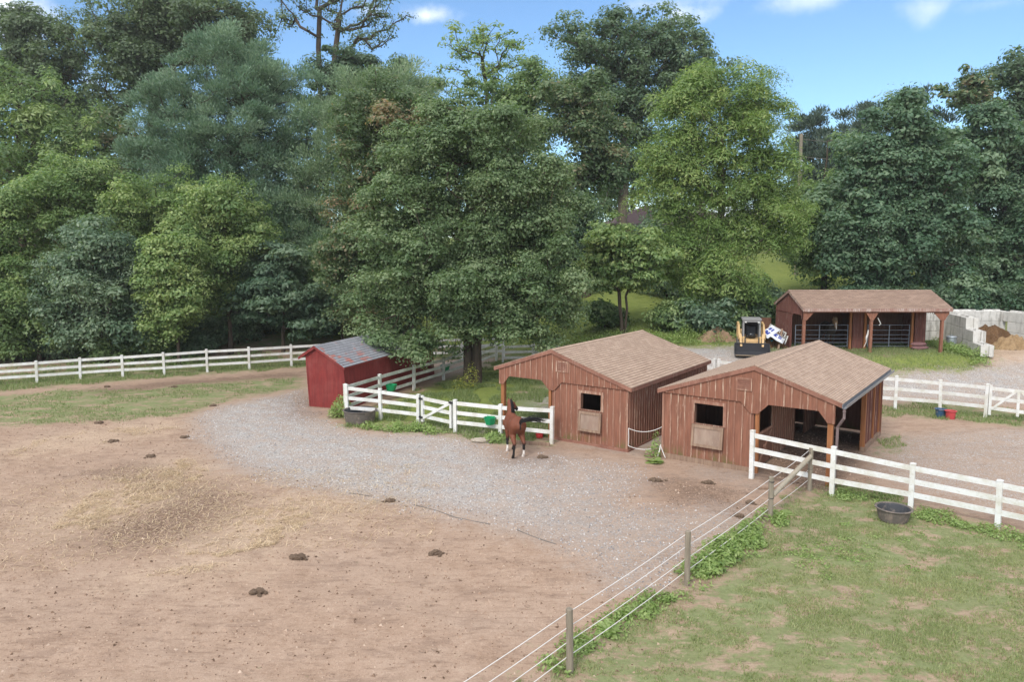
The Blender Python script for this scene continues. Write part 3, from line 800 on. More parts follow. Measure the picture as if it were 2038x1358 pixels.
    for (ba, za), (bb, zb) in (((0.4, 0.1), (1.75, 1.05)), ((1.75, 0.1), (0.95, 0.66))):
        mb.bar((X(-0.058), ba, za), (X(-0.058), bb, zb), 0.022, 0.09, 1, up=(s, 0, 0) if False else (0, 0, 1))
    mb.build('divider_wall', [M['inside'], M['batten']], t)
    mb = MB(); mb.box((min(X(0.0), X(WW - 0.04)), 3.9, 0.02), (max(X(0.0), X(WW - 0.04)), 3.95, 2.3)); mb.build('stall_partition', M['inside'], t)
    # window
    mb = MB()
    f = 0.1
    bx(mb, w0 - f, w0, 0.022, 0.06, wz0 - 0.02, wz1 + f); bx(mb, w1, w1 + f, 0.022, 0.06, wz0 - 0.02, wz1 + f)
    bx(mb, w0, w1, 0.022, 0.06, wz1, wz1 + f); bx(mb, w0 - 0.03, w0, 0.06, 0.2, wz0, wz1 + 0.0); bx(mb, w1, w1 + 0.03, 0.06, 0.2, wz0, wz1)
    bx(mb, w0, w1, 0.04, 0.12, wz0 - 0.03, wz0)
    wf = mb.build('window_frame', M['batten'], t)
    # drop-down shutter, tilted slightly out at its foot
    sz0, sz1 = shut; q = MB()
    sa, sb = w0 - 0.04, w1 + 0.05
    def tb(a0, a1, z0, z1, o0, o1, m):
        e = lambda z: -0.02 - 0.07 * (sz1 - z) / (sz1 - sz0)
        pts = []
        for z in (z0, z1):
            for aa, oo in ((a0, o0), (a1, o0), (a1, o1), (a0, o1)): pts.append((X(aa), e(z) - oo + 0.03, z))
        q.add(pts, [(0, 3, 2, 1), (4, 5, 6, 7), (0, 1, 5, 4), (1, 2, 6, 5), (2, 3, 7, 6), (3, 0, 4, 7)], m)
    tb(sa + 0.06, sb - 0.06, sz0 + 0.06, sz1 - 0.06, 0.0, 0.03, 1)
    tb(sa, sb, sz1 - 0.1, sz1, 0.0, 0.055, 0); tb(sa, sb, sz0, sz0 + 0.085, 0.0, 0.055, 0)
    tb(sa, sa + 0.085, sz0 + 0.085, sz1 - 0.1, 0.0, 0.055, 0); tb(sb - 0.085, sb, sz0 + 0.085, sz1 - 0.1, 0.0, 0.055, 0)
    q.build('shutter', [M['bare'], M['shutter']], t)
    # louvre vent
    v0, v1, vz0, vz1 = vent; mb = MB()
    bx(mb, v0, v1, -0.012, 0.0, vz0, vz1, 1)
    for i in range(5):
        z = vz0 + (i + 0.15) * (vz1 - vz0) / 5
        bx(mb, v0, v1, -0.026, -0.012, z, z + (vz1 - vz0) / 5 * 0.6, 1)
    f = 0.055
    bx(mb, v0 - f, v0, -0.03, 0.0, vz0 - f, vz1 + f); bx(mb, v1, v1 + f, -0.03, 0.0, vz0 - f, vz1 + f)
    bx(mb, v0, v1, -0.03, 0.0, vz0 - f, vz0); bx(mb, v0, v1, -0.03, 0.0, vz1, vz1 + f)
    mb.build('vent', [M['batten'], M['trim']], t)
    # posts of the lean-to
    ps = [(-PO + 0.02, 0.05), (-PO + 0.02, D - 0.26)] + ([(-PO + 0.02, 4.9), (-PO + 0.02, 6.45)] if boarded else [(-PO + 0.02, 3.9)])
    for a0, b0 in ps:
        mb = MB(); bx(mb, a0, a0 + 0.15, b0, b0 + 0.15, -0.35, roofz(a0)); mb.build('post', M['orange'], t)
    mb = MB(); bx(mb, -0.16, -0.05, 0.05, 0.16, -0.1, bo + 0.05); mb.build('post', M['orange'], t)
    mb = MB(); bx(mb, -PO + 0.05, -PO + 0.13, 0.2, D - 0.26, roofz(PO) - 0.2, roofz(PO) - 0.02); mb.build('beam', M['siding_dark'], t)
    if boarded:
        mb = MB(); bx(mb, -PO + 0.075, -PO + 0.1, 4.95, D - 0.14, 0.08, roofz(PO) - 0.06)
        b = 5.1; i = 0
        while b < D - 0.2:
            bx(mb, -PO + 0.06, -PO + 0.075, b, b + 0.03, 0.08, roofz(PO) - 0.06, 1 if i % 3 == 0 else 0); i += 1; b += 0.17
        bx(mb, -PO - 0.02, -PO + 0.0, 4.9, 5.1, roofz(PO) - 0.42, roofz(PO) - 0.02)
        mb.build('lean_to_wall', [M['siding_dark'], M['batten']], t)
        mb = MB(); bx(mb, -PO - 0.03, -PO + 0.15, 4.88, D - 0.05, -0.3, 0.1); mb.build('skid_board', M['bare'], t)
    # roof: deck, rake and fascia boards, shingle courses
    mb = MB()
    th = 0.06
    prof = [(0, HR), (WS, HE), (WS, HE - th), (0, HR - th), (-WO, HO - th), (-WO, HO)]
    mb.prism([(X(p), z) for p, z in prof], 'y', -0.02, D, 1)
    for a1, z1 in ((WS + 0.02, HE - k * 0.02), (-WO - 0.02, HO - k * 0.02)):
        courses(mb, 0, HR, X(a1), z1, -0.045, D + 0.03, 0.135, 0)
    cap = 0.14
    mb.prism([(-cap, HR - k * cap + 0.012), (0, HR + 0.014), (cap, HR - k * cap + 0.012), (cap, HR - k * cap + 0.026), (0, HR + 0.03), (-cap, HR - k * cap + 0.026)], 'y', -0.045, D + 0.03, 0)
    rf = mb.build('roof', [SH_TAN, M['siding_dark']], t)
    mb = MB()
    for a1, z1 in ((WS, HE), (-WO, HO)):
        mb.prism([(X(0), HR - 0.003), (X(a1), z1 - 0.003), (X(a1), z1 - 0.135), (X(0), HR - 0.142)], 'y', -0.052 if a1 > 0 else -0.053, -0.02)
    bx(mb, WS, WS + 0.025, -0.03, D + 0.005, HE - 0.14, HE - 0.004)
    if not gutter: bx(mb, -WO - 0.025, -WO, -0.03, D + 0.005, HO - 0.14, HO - 0.004)
    mb.build('fascia', M['trim'], t)
    if gutter:
        mb = MB()
        g = [(WO + 0.005, HO - 0.13), (WO + 0.115, HO - 0.13), (WO + 0.135, HO - 0.02), (WO + 0.122, HO - 0.02), (WO + 0.103, HO - 0.118), (WO + 0.018, HO - 0.118), (WO + 0.018, HO - 0.012), (WO + 0.005, HO - 0.012)]
        mb.prism([(X(-p), z) for p, z in g], 'y', -0.12, D + 0.14)
        mb.build('gutter', M['gutter'], t)
        mb = MB(); mb.tube([(X(-WO - 0.06), -0.07, HO - 0.125), (X(-WO - 0.06), -0.07, HO - 0.42), (X(-PO - 0.1), 0.1, bo - 0.1), (X(-PO - 0.08), 0.13, 0.35), (X(-PO - 0.08), 0.13, 0.0)], 0.042, 8)
        mb.tube([(X(-WO - 0.06), -0.07, HO - 0.2), (X(-WO - 0.06), -0.07, HO - 0.23)], 0.052, 8)
        mb.build('downspout', M['downspout'], t)
    return t

shed1 = run_in_shed('horse_shed', 'red-brown board shed with a plain tan roof, the one behind the standing bay horse', (1.465, 26.91, -0.03), -0.607, 1,
                    (1.22, 2.04, 1.33, 1.92), (0.56, 1.27), (0.25, 0.68, 2.66, 2.96))
shed2 = run_in_shed('horse_shed', 'red-brown board shed with a grey gutter and dark open lean-to beside the white fence', (7.578, 22.736, 0.03), -0.631, -1,
                    (0.98, 1.95, 1.31, 1.98), (0.57, 1.28), (0.12, 0.52, 2.64, 2.94), gutter=True, boarded=True)

# ------------------------------------------------------------------ stable with two gated stalls at the back
def back_stable():
    t = thing('stable', 'long red-brown open stable with brown roof and two steel stall gates, by the concrete blocks', 'stable', (15.44, 41.05, 1.55), rad(-90))
    LN, WF, WB, HR, k = 7.9, 2.15, 2.15, 3.24, 0.395
    HE = HR - k * WF; XD = 0.38; EY = 7.5
    rz = lambda x: HR - k * abs(x) - 0.075
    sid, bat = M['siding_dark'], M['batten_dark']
    # gable end walls (left, and the inner right one)
    for y0, nm in ((0.06, 'end_wall'), (EY, 'end_wall')):
        mb = MB()
        poly = [(-2.05, -0.1), (XD, -0.1), (XD, 1.78), (0.62, 2.0), (1.72, 2.0), (1.86, 1.78), (2.02, 1.78), (2.02, rz(2.02)), (0, rz(0)), (-2.05, rz(2.05))]
        if y0 > 1: poly = [(-2.05, -0.1), (XD, -0.1), (XD, rz(XD)), (0, rz(0)), (-2.05, rz(2.05))]
        mb.prism(poly, 'x', y0, y0 + 0.04)
        mb.v = [(b, a, c) for a, b, c in mb.v]
        x = -1.98
        while x < 2.0:
            zb = 0.0 if x < XD else (2.0 if x < 1.7 else 1.8)
            mb.box((x - 0.018, y0 - 0.016, zb), (x + 0.018, y0, rz(x) - 0.03), 1); x += 0.2
        if y0 < 1: mb.box((-2.05, y0 - 0.03, 1.98), (XD, y0 - 0.016, 2.03), 0)
        mb.build(nm, [sid, bat], t)
    if True:   # gable over the right end
        mb = MB(); mb.prism([(0.38, rz(0.38)), (0.38, 2.05), (2.02, 2.05), (2.02, rz(2.02))], 'x', 7.78, 7.82); mb.v = [(b, a, c) for a, b, c in mb.v]
        mb.build('end_gable', sid, t)
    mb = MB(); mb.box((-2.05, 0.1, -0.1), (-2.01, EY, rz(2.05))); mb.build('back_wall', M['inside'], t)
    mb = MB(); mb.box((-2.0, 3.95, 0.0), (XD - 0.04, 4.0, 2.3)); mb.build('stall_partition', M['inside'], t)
    # board panels between the gates
    for y0, y1 in ((3.47, 4.05), (6.93, EY)):
        mb = MB(); mb.box((XD - 0.02, y0, 0.0), (XD + 0.02, y1, 2.35))
        y = y0 + 0.1
        while y < y1: mb.box((XD + 0.02, y - 0.015, 0), (XD + 0.035, y + 0.015, 2.3), 1); y += 0.19
        mb.build('board_panel', [sid, bat], t)
    for y0 in (3.27, 4.08, 6.7):
        mb = MB(); mb.box((XD - 0.03, y0, -0.1), (XD + 0.09, y0 + 0.12, 2.45)); mb.build('door_post', M['orange'], t)
    for y0 in (0.06, 3.64, 7.42):
        mb = MB(); mb.box((1.9, y0, -0.25), (2.04, y0 + 0.14, 2.25)); mb.build('post', M['siding'], t)
    # beam and corner brackets
    mb = MB(); zb = rz(2.02)
    mb.box((1.99, 0.05, zb - 0.21), (2.03, 7.82, zb - 0.01))
    mb.build('beam', M['siding'], t)
    for pts in ([(0.05, -0.62), (0.24, -0.62), (0.6, -0.21), (0.05, -0.21)], [(3.38, -0.21), (3.64, -0.62), (3.79, -0.62), (4.05, -0.21)], [(6.98, -0.21), (7.36, -0.62), (7.58, -0.62), (7.82, -0.21)]):
        mb = MB(); mb.prism([(y, zb + z) for y, z in pts], 'x', 2.032, 2.062)
        mb.build('bracket', [M['siding'], M['batten']], t)
    # gates
    for y0, y1, stay in ((0.3, 3.2, 1.62), (4.32, 6.62, 5.5)):
        mb = MB()
        for z in (0.14, 0.35, 0.56, 0.78, 1.04, 1.33):
            mb.tube([(XD + 0.02, y0, z), (XD + 0.02, y1, z)], 0.017, 8)
        for y in (y0, y1): mb.tube([(XD + 0.02, y, 0.12), (XD + 0.02, y, 1.35)], 0.024, 8)
        mb.box((XD + 0.035, stay - 0.025, 0.12), (XD + 0.05, stay + 0.025, 1.35))
        mb.build('stall_gate', M['gate_steel'], t, smooth=False)
    # roof
    mb = MB(); th = 0.06
    mb.prism([(0, HR), (WF, HE), (WF, HE - th), (0, HR - th), (-WB, HE - th), (-WB, HE)], 'y', 0.0, LN, 1)
    for x1 in (WF + 0.02, -WB - 0.02): courses(mb, 0, HR, x1, HR - k * abs(x1), -0.04, LN + 0.04, 0.135, 0)
    c = 0.13
    mb.prism([(-c, HR - k * c + 0.012), (0, HR + 0.014), (c, HR - k * c + 0.012), (c, HR - k * c + 0.026), (0, HR + 0.03), (-c, HR - k * c + 0.026)], 'y', -0.04, LN + 0.04, 0)
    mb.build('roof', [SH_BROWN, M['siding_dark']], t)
    mb = MB(); mb.box((WF, -0.01, HE - 0.17), (WF + 0.025, LN + 0.01, HE - 0.004))
    for y in (-0.03, LN):
        for x1 in (WF, -WB): mb.prism([(0, HR - 0.004), (x1, HE - 0.004), (x1, HE - 0.14), (0, HR - 0.144)], 'y', y + (0.001 if x1 > 0 else 0), y + 0.03)
    mb.build('fascia', M['trim_grey'], t)
back_stable()

# ------------------------------------------------------------------ narrow bright red shed
def red_shed():
    PL, PR, PB = gnd(618.5, 809.7), gnd(690, 818), gnd(852, 750)
    yaw = -0.335
    cx = PL * 0.72 + PR * 0.28
    t = thing('narrow_shed', 'narrow bright red shed with a patched grey roof, leaning, beside the left fence', 'shed', (cx[0], cx[1], -0.02), yaw)
    al, ar, LN, HA, k = 0.58, 1.36, 9.05, 2.82, 0.62
    ol, orr = 0.88, 1.46
    sh = lambda mb: setattr(mb, 'v', [(x - 0.065 * z, y, z) for x, y, z in mb.v])
    zr = lambda x: HA - k * abs(x) - 0.07
    mb = MB(); mb.prism([(-al, 0.0), (ar, 0.0), (ar, zr(ar)), (0, zr(0)), (-al, zr(al))], 'y', 0.0, 0.03)
    mb.box((-al - 0.01, -0.012, 2.0), (ar + 0.0, 0.0, 2.03))
    mb.box((ar - 0.07, -0.014, 0.02), (ar, 0.0, 1.99)); mb.box((-al, -0.014, 0.02), (-al + 0.06, 0.0, 1.99))
    sh(mb); mb.build('front_wall', M['barn_red'], t)
    mb = MB(); mb.box((ar - 0.03, 0.03, 0.0), (ar, LN - 0.03, zr(ar))); sh(mb); mb.build('side_wall', M['barn_red'], t)
    mb = MB(); mb.box((-al, 0.03, 0.0), (-al + 0.03, LN - 0.03, zr(al))); sh(mb); mb.build('side_wall', M['barn_red'], t)
    mb = MB(); mb.prism([(-al, 0.0), (ar, 0.0), (ar, zr(ar)), (0, zr(0)), (-al, zr(al))], 'y', LN - 0.03, LN); sh(mb); mb.build('back_wall', M['barn_red'], t)
    mb = MB()
    mb.prism([(0, HA), (orr, HA - k * orr), (orr, HA - k * orr - 0.06), (0, HA - 0.06), (-ol, HA - k * ol - 0.06), (-ol, HA - k * ol)], 'y', -0.1, LN + 0.1, 1)
    courses(mb, 0, HA, orr + 0.02, HA - k * (orr + 0.02), -0.14, LN + 0.13, 0.135, 0)
    courses(mb, 0, HA, -ol - 0.02, HA - k * (ol + 0.02), -0.14, LN + 0.13, 0.135, 0)
    sh(mb); mb.build('roof', [SH_GREY, M['barn_red']], t)
    mb = MB()
    for x1 in (orr, -ol):
        for y in (-0.125, LN + 0.1): mb.prism([(0, HA - 0.003), (x1, HA - k * abs(x1) - 0.003), (x1, HA - k * abs(x1) - 0.12), (0, HA - 0.13)], 'y', y + (0.001 if x1 > 0 else 0), y + 0.025)
    mb.box((orr, -0.1, HA - k * orr - 0.1), (orr + 0.02, LN + 0.1, HA - k * orr - 0.004))
    sh(mb); mb.build('fascia', M['barn_red'], t)
    mb = MB(); mb.box((-al - 0.012, -0.02, -0.1), (ar + 0.012, 0.012, 0.03)); mb.build('sill_board', M['bare'], t)
red_shed()

# ------------------------------------------------------------------ white three-rail fences
def fence(name, label, posts, group=None, mat='vinyl', skip=(), cat='fence', size=0.125):
    """posts: list of (base point, height)"""
    o = posts[0][0]
    t = thing(name, label, cat, o, 0, group)
    n = len(posts)
    for i, (p, h) in enumerate(posts):
        q = posts[min(i + 1, n - 1)][0] - posts[max(i - 1, 0)][0]
        a = math.atan2(q[1], q[0])
        mb = MB(); s = size / 2
        lean = rng.normal(0, 0.008, 2)
        mb.box((-s, -s, -0.3), (s, s, h - 0.035)); c = s + 0.009
        mb.box((-c, -c, h - 0.035), (c, c, h - 0.012))
        mb.add([(-c, -c, h - 0.012), (c, -c, h - 0.012), (c, c, h - 0.012), (-c, c, h - 0.012), (0, 0, h + 0.012)], [(0, 1, 4), (1, 2, 4), (2, 3, 4), (3, 0, 4)])
        ca, sa = math.cos(a), math.sin(a)
        mb.v = [(x * ca - y * sa + p[0] - o[0] + lean[0] * z, x * sa + y * ca + p[1] - o[1] + lean[1] * z, z + p[2] - o[2]) for x, y, z in mb.v]
        mb.build('post', M[mat], t)
    for i in range(n - 1):
        if i in skip: continue
        (p, h), (q, g) = posts[i], posts[i + 1]
        d = (q - p); d[2] = 0; L_ = np.linalg.norm(d); d = d / L_
        for fr in (0.885, 0.60, 0.315):
            a = p - o + d * (size / 2 - 0.01) + np.array([0, 0, h * fr]); b = q - o - d * (size / 2 - 0.01) + np.array([0, 0, g * fr + rng.normal(0, 0.006)])
            mb = MB(); mb.bar(a, b, 0.04, 0.142); mb.build('rail', M[mat], t)
    return t

def gp(px, by, ty, z=None):
    b = gnd(px, by); return (b, top_h(b, ty))

FL = [(-96, 772, 730), (-11, 767, 724), (73.7, 761.6, 718.3), (160, 755.7, 712), (244.6, 750.2, 707), (327, 746.3, 701.5), (412.5, 740.8, 695), (496, 735.6, 690.7), (580, 729.8, 685.8), (664, 725, 681.5), (749, 721, 678), (834, 717.5, 675), (919, 714.5, 672), (1003, 712, 670)]
fence('rail_fence', 'long white three-rail fence running past the hedge to behind the red shed', [gp(*p) for p in FL])
FA = [(756.3, 800, 744.7), (824, 777.9, 726), (882.7, 757, 712), (938, 737, 695), (988, 718.7, 677.5)]
corner = gp(689, 832, 764)
fence('rail_fence', 'stained white three-rail fence between the red shed and the dark tree trunk', [corner] + [gp(*p) for p in FA[:0]] + [gp(*p) for p in FA], mat='vinyl_old')
def shift(p, dx, dy):
    q = p[0] + np.array([dx, dy, 0]); return (q, p[1])
fence('rail_fence', 'short white fence section beside the round grey tub and the red shed corner', [shift(corner, 0.08, -0.14), gp(758, 836.6, 773.6), gp(833, 844, 784.8)])
fence('rail_fence', 'white fence section directly in front of the bay horse', [gp(906.5, 861.5, 795.4), gp(996, 871, 804.4), gp(1098, 884, 809.3)])
fb = [gp(1001, 724, 687), gp(1061, 725, 684)]
fcb = gnd(1781, 814.5)
p_a = fb[1][0]; p_m = np.array([9.75, 35.0, tz(9.75, 35.0)])
mid = [p_a + (p_m - p_a) * u for u in (0.25, 0.5, 0.75)]
for q in mid: q[2] = tz(q[0], q[1])
fence('rail_fence', 'far white fence crossing behind the shed with the plain tan roof', fb + [(q, 1.3) for q in mid] + [(p_m, 1.32)])
q3 = [p_m + (fcb - p_m) * u for u in (0.34, 0.67)]
for q in q3: q[2] = tz(q[0], q[1])
fence('rail_fence', 'white fence behind the two dusty buckets, ending at the gate', [shift((p_m, 1.32), 0.15, -0.1)] + [(q, 1.36) for q in q3] + [(fcb, top_h(fcb, 747.8)), gp(1870.5, 820.5, 755.9), gp(1961, 831.3, 764)])
fence('rail_fence', 'nearest white fence, along the top of the green paddock', [gp(1495.5, 952.9, 855.8), gp(1655, 988, 888.5), gp(1812, 1014, 922), gp(1985.5, 1050.7, 955.7), gp(2172, 1092, 993)])

def gate(name, label, p0, p1, h, parts, hinge_black=False):
    t = thing(name, label, 'gate', p0, math.atan2(p1[1] - p0[1], p1[0] - p0[0]))
    W = float(np.linalg.norm((p1 - p0)[:2])); dz = float(p1[2] - p0[2])
    for x in (0.05, W - 0.05):
        mb = MB(); mb.box((x - 0.05, -0.045, 0.14 + dz * x / W), (x + 0.05, 0.045, h - 0.02 + dz * x / W)); mb.build('stile', M['vinyl'], t)
    for fr in (0.885, 0.60, 0.30):
        mb = MB(); mb.bar((0.095, 0, h * fr), (W - 0.095, 0, h * fr + dz), 0.04, 0.14); mb.build('rail', M['vinyl'], t)
    for kind in parts:
        mb = MB()
        if kind == 'brace': mb.bar((0.1, -0.04, h * 0.24), (W - 0.1, -0.04, h * 0.9 + dz), 0.035, 0.1)
        if kind == 'double':
            mb.bar((0.1, -0.04, h * 0.27), (W * 0.5 - 0.05, -0.04, h * 0.9), 0.035, 0.09); mb.bar((W - 0.1, -0.04, h * 0.27), (W * 0.5 + 0.05, -0.04, h * 0.9), 0.035, 0.09)
            mb.box((W / 2 - 0.05, -0.065, 0.2), (W / 2 + 0.05, -0.025, h * 0.93))
        mb.build('brace', M['vinyl'], t)
    if hinge_black:
        for x, z in ((0.0, h * 0.88), (0.0, h * 0.26), (W, h * 0.93)):
            mb = MB(); mb.box((x - 0.11, -0.075, z - 0.035), (x + 0.11, -0.05, z + 0.035)); mb.box((x - 0.02, -0.085, z - 0.06), (x + 0.02, -0.072, z + 0.06)); mb.build('hinge' if x == 0 else 'latch', M['black_metal'], t)
    return t
ga, gb = gnd(838.5, 845.5), gnd(902, 860.5)
u = (gb - ga) / np.linalg.norm(gb - ga)
gate('fence_gate', 'white fence gate with one diagonal brace and black hinges', ga + u * 0.04, gb - u * 0.06, 1.22, ['brace'], True)
ga = gnd(1966, 832); gb = gnd(2085, 848)
gate('fence_gate', 'white fence gate with paired braces at the right edge, past the buckets', ga, gb, 1.42, ['double'])

# ------------------------------------------------------------------ rope fence on round timber posts
def rope_fence():
    S = [(1611, 977, 891.4), (1533.3, 1034.8, 949.5), (1367, 1166, 1057.7), (1134.8, 1340, 1212.6)]
    P = [gp(*s) for s in S]
    d = P[3][0] - P[2][0]; q = P[3][0] + d * 1.05; q[2] = tz(q[0], q[1]); P.append((q, 1.1))
    o = P[0][0]
    t = thing('rope_fence', 'electric rope fence of round grey timber posts with four white strands', 'fence', o)
    for i, (p, h) in enumerate(P):
        mb = MB(); b = p - o; r = 0.062 if i > 1 else 0.068
        tilt = rng.normal(0, 0.01, 2)
        mb.tube([b + [0, 0, -0.3], b + [tilt[0] * 0.5, tilt[1] * 0.5, h * 0.5], b + [tilt[0], tilt[1], h - 0.012], b + [tilt[0], tilt[1], h]], [r, r * 0.98, r * 0.96, r * 0.82], 14)
        po = mb.build('post', M['grey_wood'], t, smooth=False)
    lev = (0.93, 0.70, 0.47, 0.24)
    for f in lev:
        mb = MB()
        for i in range(len(P) - 1):
            a = P[i][0] - o + np.array([0, 0, P[i][1] * f]); b = P[i + 1][0] - o + np.array([0, 0, P[i + 1][1] * f])
            off = np.array([-0.07, -0.01, 0])
            pts = [a + off + (b - a) * u - np.array([0, 0, 0.03 * 4 * u * (1 - u)]) for u in np.linspace(0, 1, 7)]
            mb.tube(pts, 0.0075, 5)
        mb.build('rope', M['rope'], t)
    a = P[1][0] - o + np.array([0.05, 0.04, P[1][1] * 0.55]); b = P[0][0] - o + np.array([-0.03, -0.04, P[0][1] * 0.80])
    mb = MB(); mb.tube([a, (a + b) / 2, b], [0.062, 0.066, 0.062], 12); mb.build('brace_pole', M['pole'], t)
    for (p, h) in P[:2]:
        for f in (0.88, 0.5):
            mb = MB(); mb.tube([p - o + np.array([0, 0, h * f]), p - o + np.array([0, 0, h * f + 0.015])], 0.071, 12); mb.build('wire_wrap', M['dark_steel'], t)
rope_fence()
# ------------------------------------------------------------------ smooth implicit bodies
def surface_nets(fun, lo, hi, h):
    lo = np.array(lo, float); n = np.ceil((np.array(hi) - lo) / h).astype(int) + 1
    ax = [lo[i] + h * np.arange(n[i]) for i in range(3)]
    X, Y, Z = np.meshgrid(*ax, indexing='ij')
    V = fun(np.stack([X, Y, Z], -1).reshape(-1, 3)).reshape(n)
    S = V < 0
    c = np.zeros(n - 1, int); corners = [(i, j, k) for i in (0, 1) for j in (0, 1) for k in (0, 1)]
    sl = lambda A, o: A[o[0]:A.shape[0] - 1 + o[0], o[1]:A.shape[1] - 1 + o[1], o[2]:A.shape[2] - 1 + o[2]]
    for o in corners: c += sl(S, o)
    act = (c > 0) & (c < 8)
    acc = np.zeros(tuple(n - 1) + (3,)); cnt = np.zeros(n - 1)
    for o in corners:
        for d in range(3):
            if o[d]: continue
            p = list(o); p[d] = 1
            a, b = sl(V, o), sl(V, p)
            cr = (a < 0) != (b < 0)
            with np.errstate(divide='ignore', invalid='ignore'): tt = np.where(cr, a / (a - b), 0)
            for q in range(3):
                acc[..., q] += np.where(cr, o[q] + (tt if q == d else 0), 0)
            cnt += cr
    idx = -np.ones(n - 1, int); ii = np.argwhere(act); idx[act] = np.arange(len(ii))
    verts = lo + h * (ii + acc[act] / cnt[act][:, None])
    faces = []
    for d in range(3):
        a = np.moveaxis(S, d, 0); I = np.moveaxis(idx, d, 0)
        e = a[:-1] != a[1:]
        e[:, 0, :] = False; e[:, -1, :] = False; e[:, :, 0] = False; e[:, :, -1] = False
        w = np.argwhere(e)
        i, j, k = w.T
        q = np.stack([I[i, j - 1, k - 1], I[i, j, k - 1], I[i, j, k], I[i, j - 1, k]], -1)
        fl = a[:-1][e] ^ (d == 1)
        q[~fl] = q[~fl][:, ::-1]
        faces.append(q)
    F = np.concatenate(faces)
    return verts, F[(F >= 0).all(1)]

def cone(P, a, b, r0, r1, sx=1.0):
    a = np.array(a, float); b = np.array(b, float)
    Q = P - a; d = b - a
    t = np.clip(Q @ d / (d @ d), 0, 1)
    D = Q - t[:, None] * d
    if sx != 1: D = D * np.array([1 / sx, 1, 1])
    return np.linalg.norm(D, axis=1) - (r0 + (r1 - r0) * t)

def smin(a, b, k):
    h = np.clip(0.5 + 0.5 * (b - a) / k, 0, 1)
    return b + (a - b) * h - k * h * (1 - h)

def horse_sdf(head, legs):
    """forward +y, left -x; head: list of (poll, mid, muzzle) positions; legs: dict of joint lists"""
    poll, face, muz = head
    def f(P):
        d = cone(P, (0, 0.40, 1.02), (0, 0.05, 1.03), 0.27, 0.285, 0.92)
        d = smin(d, cone(P, (0, 0.05, 1.03), (0, -0.36, 1.13), 0.275, 0.25, 0.95), 0.12)
        d = smin(d, cone(P, (0, -0.34, 1.14), (0, -0.58, 1.13), 0.25, 0.17), 0.1)
        d = smin(d, cone(P, (0, 0.46, 1.18), (0, 0.15, 1.26), 0.15, 0.10), 0.12)     # withers
        d = smin(d, cone(P, (0, 0.55, 1.00), (0, 0.50, 0.88), 0.19, 0.15), 0.1)        # breast
        base = np.array([0, 0.50, 1.16]); pl = np.array(poll)
        mid = base * 0.45 + pl * 0.55 + np.array([0, -0.02, 0.03])
        d = smin(d, cone(P, base, mid, 0.21, 0.135, 0.8), 0.12)
        d = smin(d, cone(P, mid, pl, 0.135, 0.095, 0.8), 0.06)
        fc = np.array(face); mz = np.array(muz)
        d = smin(d, cone(P, pl, fc, 0.098, 0.088), 0.05)
        d = smin(d, cone(P, fc, mz, 0.085, 0.058), 0.05)
        hd = mz - pl; hd /= np.linalg.norm(hd)
        jaw = pl + hd * 0.2 - np.array([0, 0, 0.06]) + np.cross(hd, [0, 0, 1]) * 0
        d = smin(d, np.linalg.norm(P - jaw, axis=1) - 0.085, 0.05)
        d = smin(d, cone(P, mz, mz + hd * 0.03 - np.array([0, 0, 0.02]), 0.06, 0.05), 0.03)
        sd = np.cross(hd, [0, 0, 1]); sd /= np.linalg.norm(sd)
        for sgn in (-1, 1):
            e0 = pl + sd * sgn * 0.055 + np.array([0, 0, 0.06]); e1 = e0 + sd * sgn * 0.02 + np.array([0, 0, 0.13]) + hd * 0.02
            d = smin(d, cone(P, e0, e1, 0.032, 0.008), 0.02)
            ey = pl + hd * 0.19 + sd * sgn * 0.075 + np.array([0, 0, 0.03])
            d = smin(d, np.linalg.norm(P - ey, axis=1) - 0.025, 0.02)
        for nm, J in legs.items():
            R = (0.205, 0.135, 0.062, 0.047, 0.04, 0.046, 0.058) if 'h' in nm else (0.15, 0.088, 0.056, 0.04, 0.038, 0.042, 0.055)
            kk = 0.07
            dl = None
            for a, b, r0, r1 in zip(J, J[1:], R, R[1:]):
                c = cone(P, a, b, r0, r1, 0.9)
                dl = c if dl is None else smin(dl, c, 0.03)
            d = smin(d, dl, kk)
        return np.maximum(d, -P[:, 2])
    return f

def hind(x, y0, fy, fx=None):
    fx = x if fx is None else fx
    sg = 1 if x > 0 else -1
    return [(sg * 0.115, -0.42, 1.08), (sg * 0.155, y0 + 0.16, 0.80), ((x * 0.6 + fx * 0.4), fy - 0.10, 0.52), ((x * 0.3 + fx * 0.7), fy - 0.075, 0.36), (fx, fy - 0.05, 0.15), (fx, fy + 0.0, 0.075), (fx, fy + 0.035, 0.02)]
def fore(x, fy, fx=None):
    fx = x if fx is None else fx
    sg = 1 if x > 0 else -1
    return [(sg * 0.13, 0.46, 0.98), (sg * 0.135, 0.42, 0.72), ((x + fx) / 2, (0.44 + fy) / 2 + 0.02, 0.44), (fx, fy * 0.8 + 0.44 * 0.2, 0.30), (fx, fy, 0.14), (fx, fy + 0.03, 0.07), (fx, fy + 0.055, 0.02)]

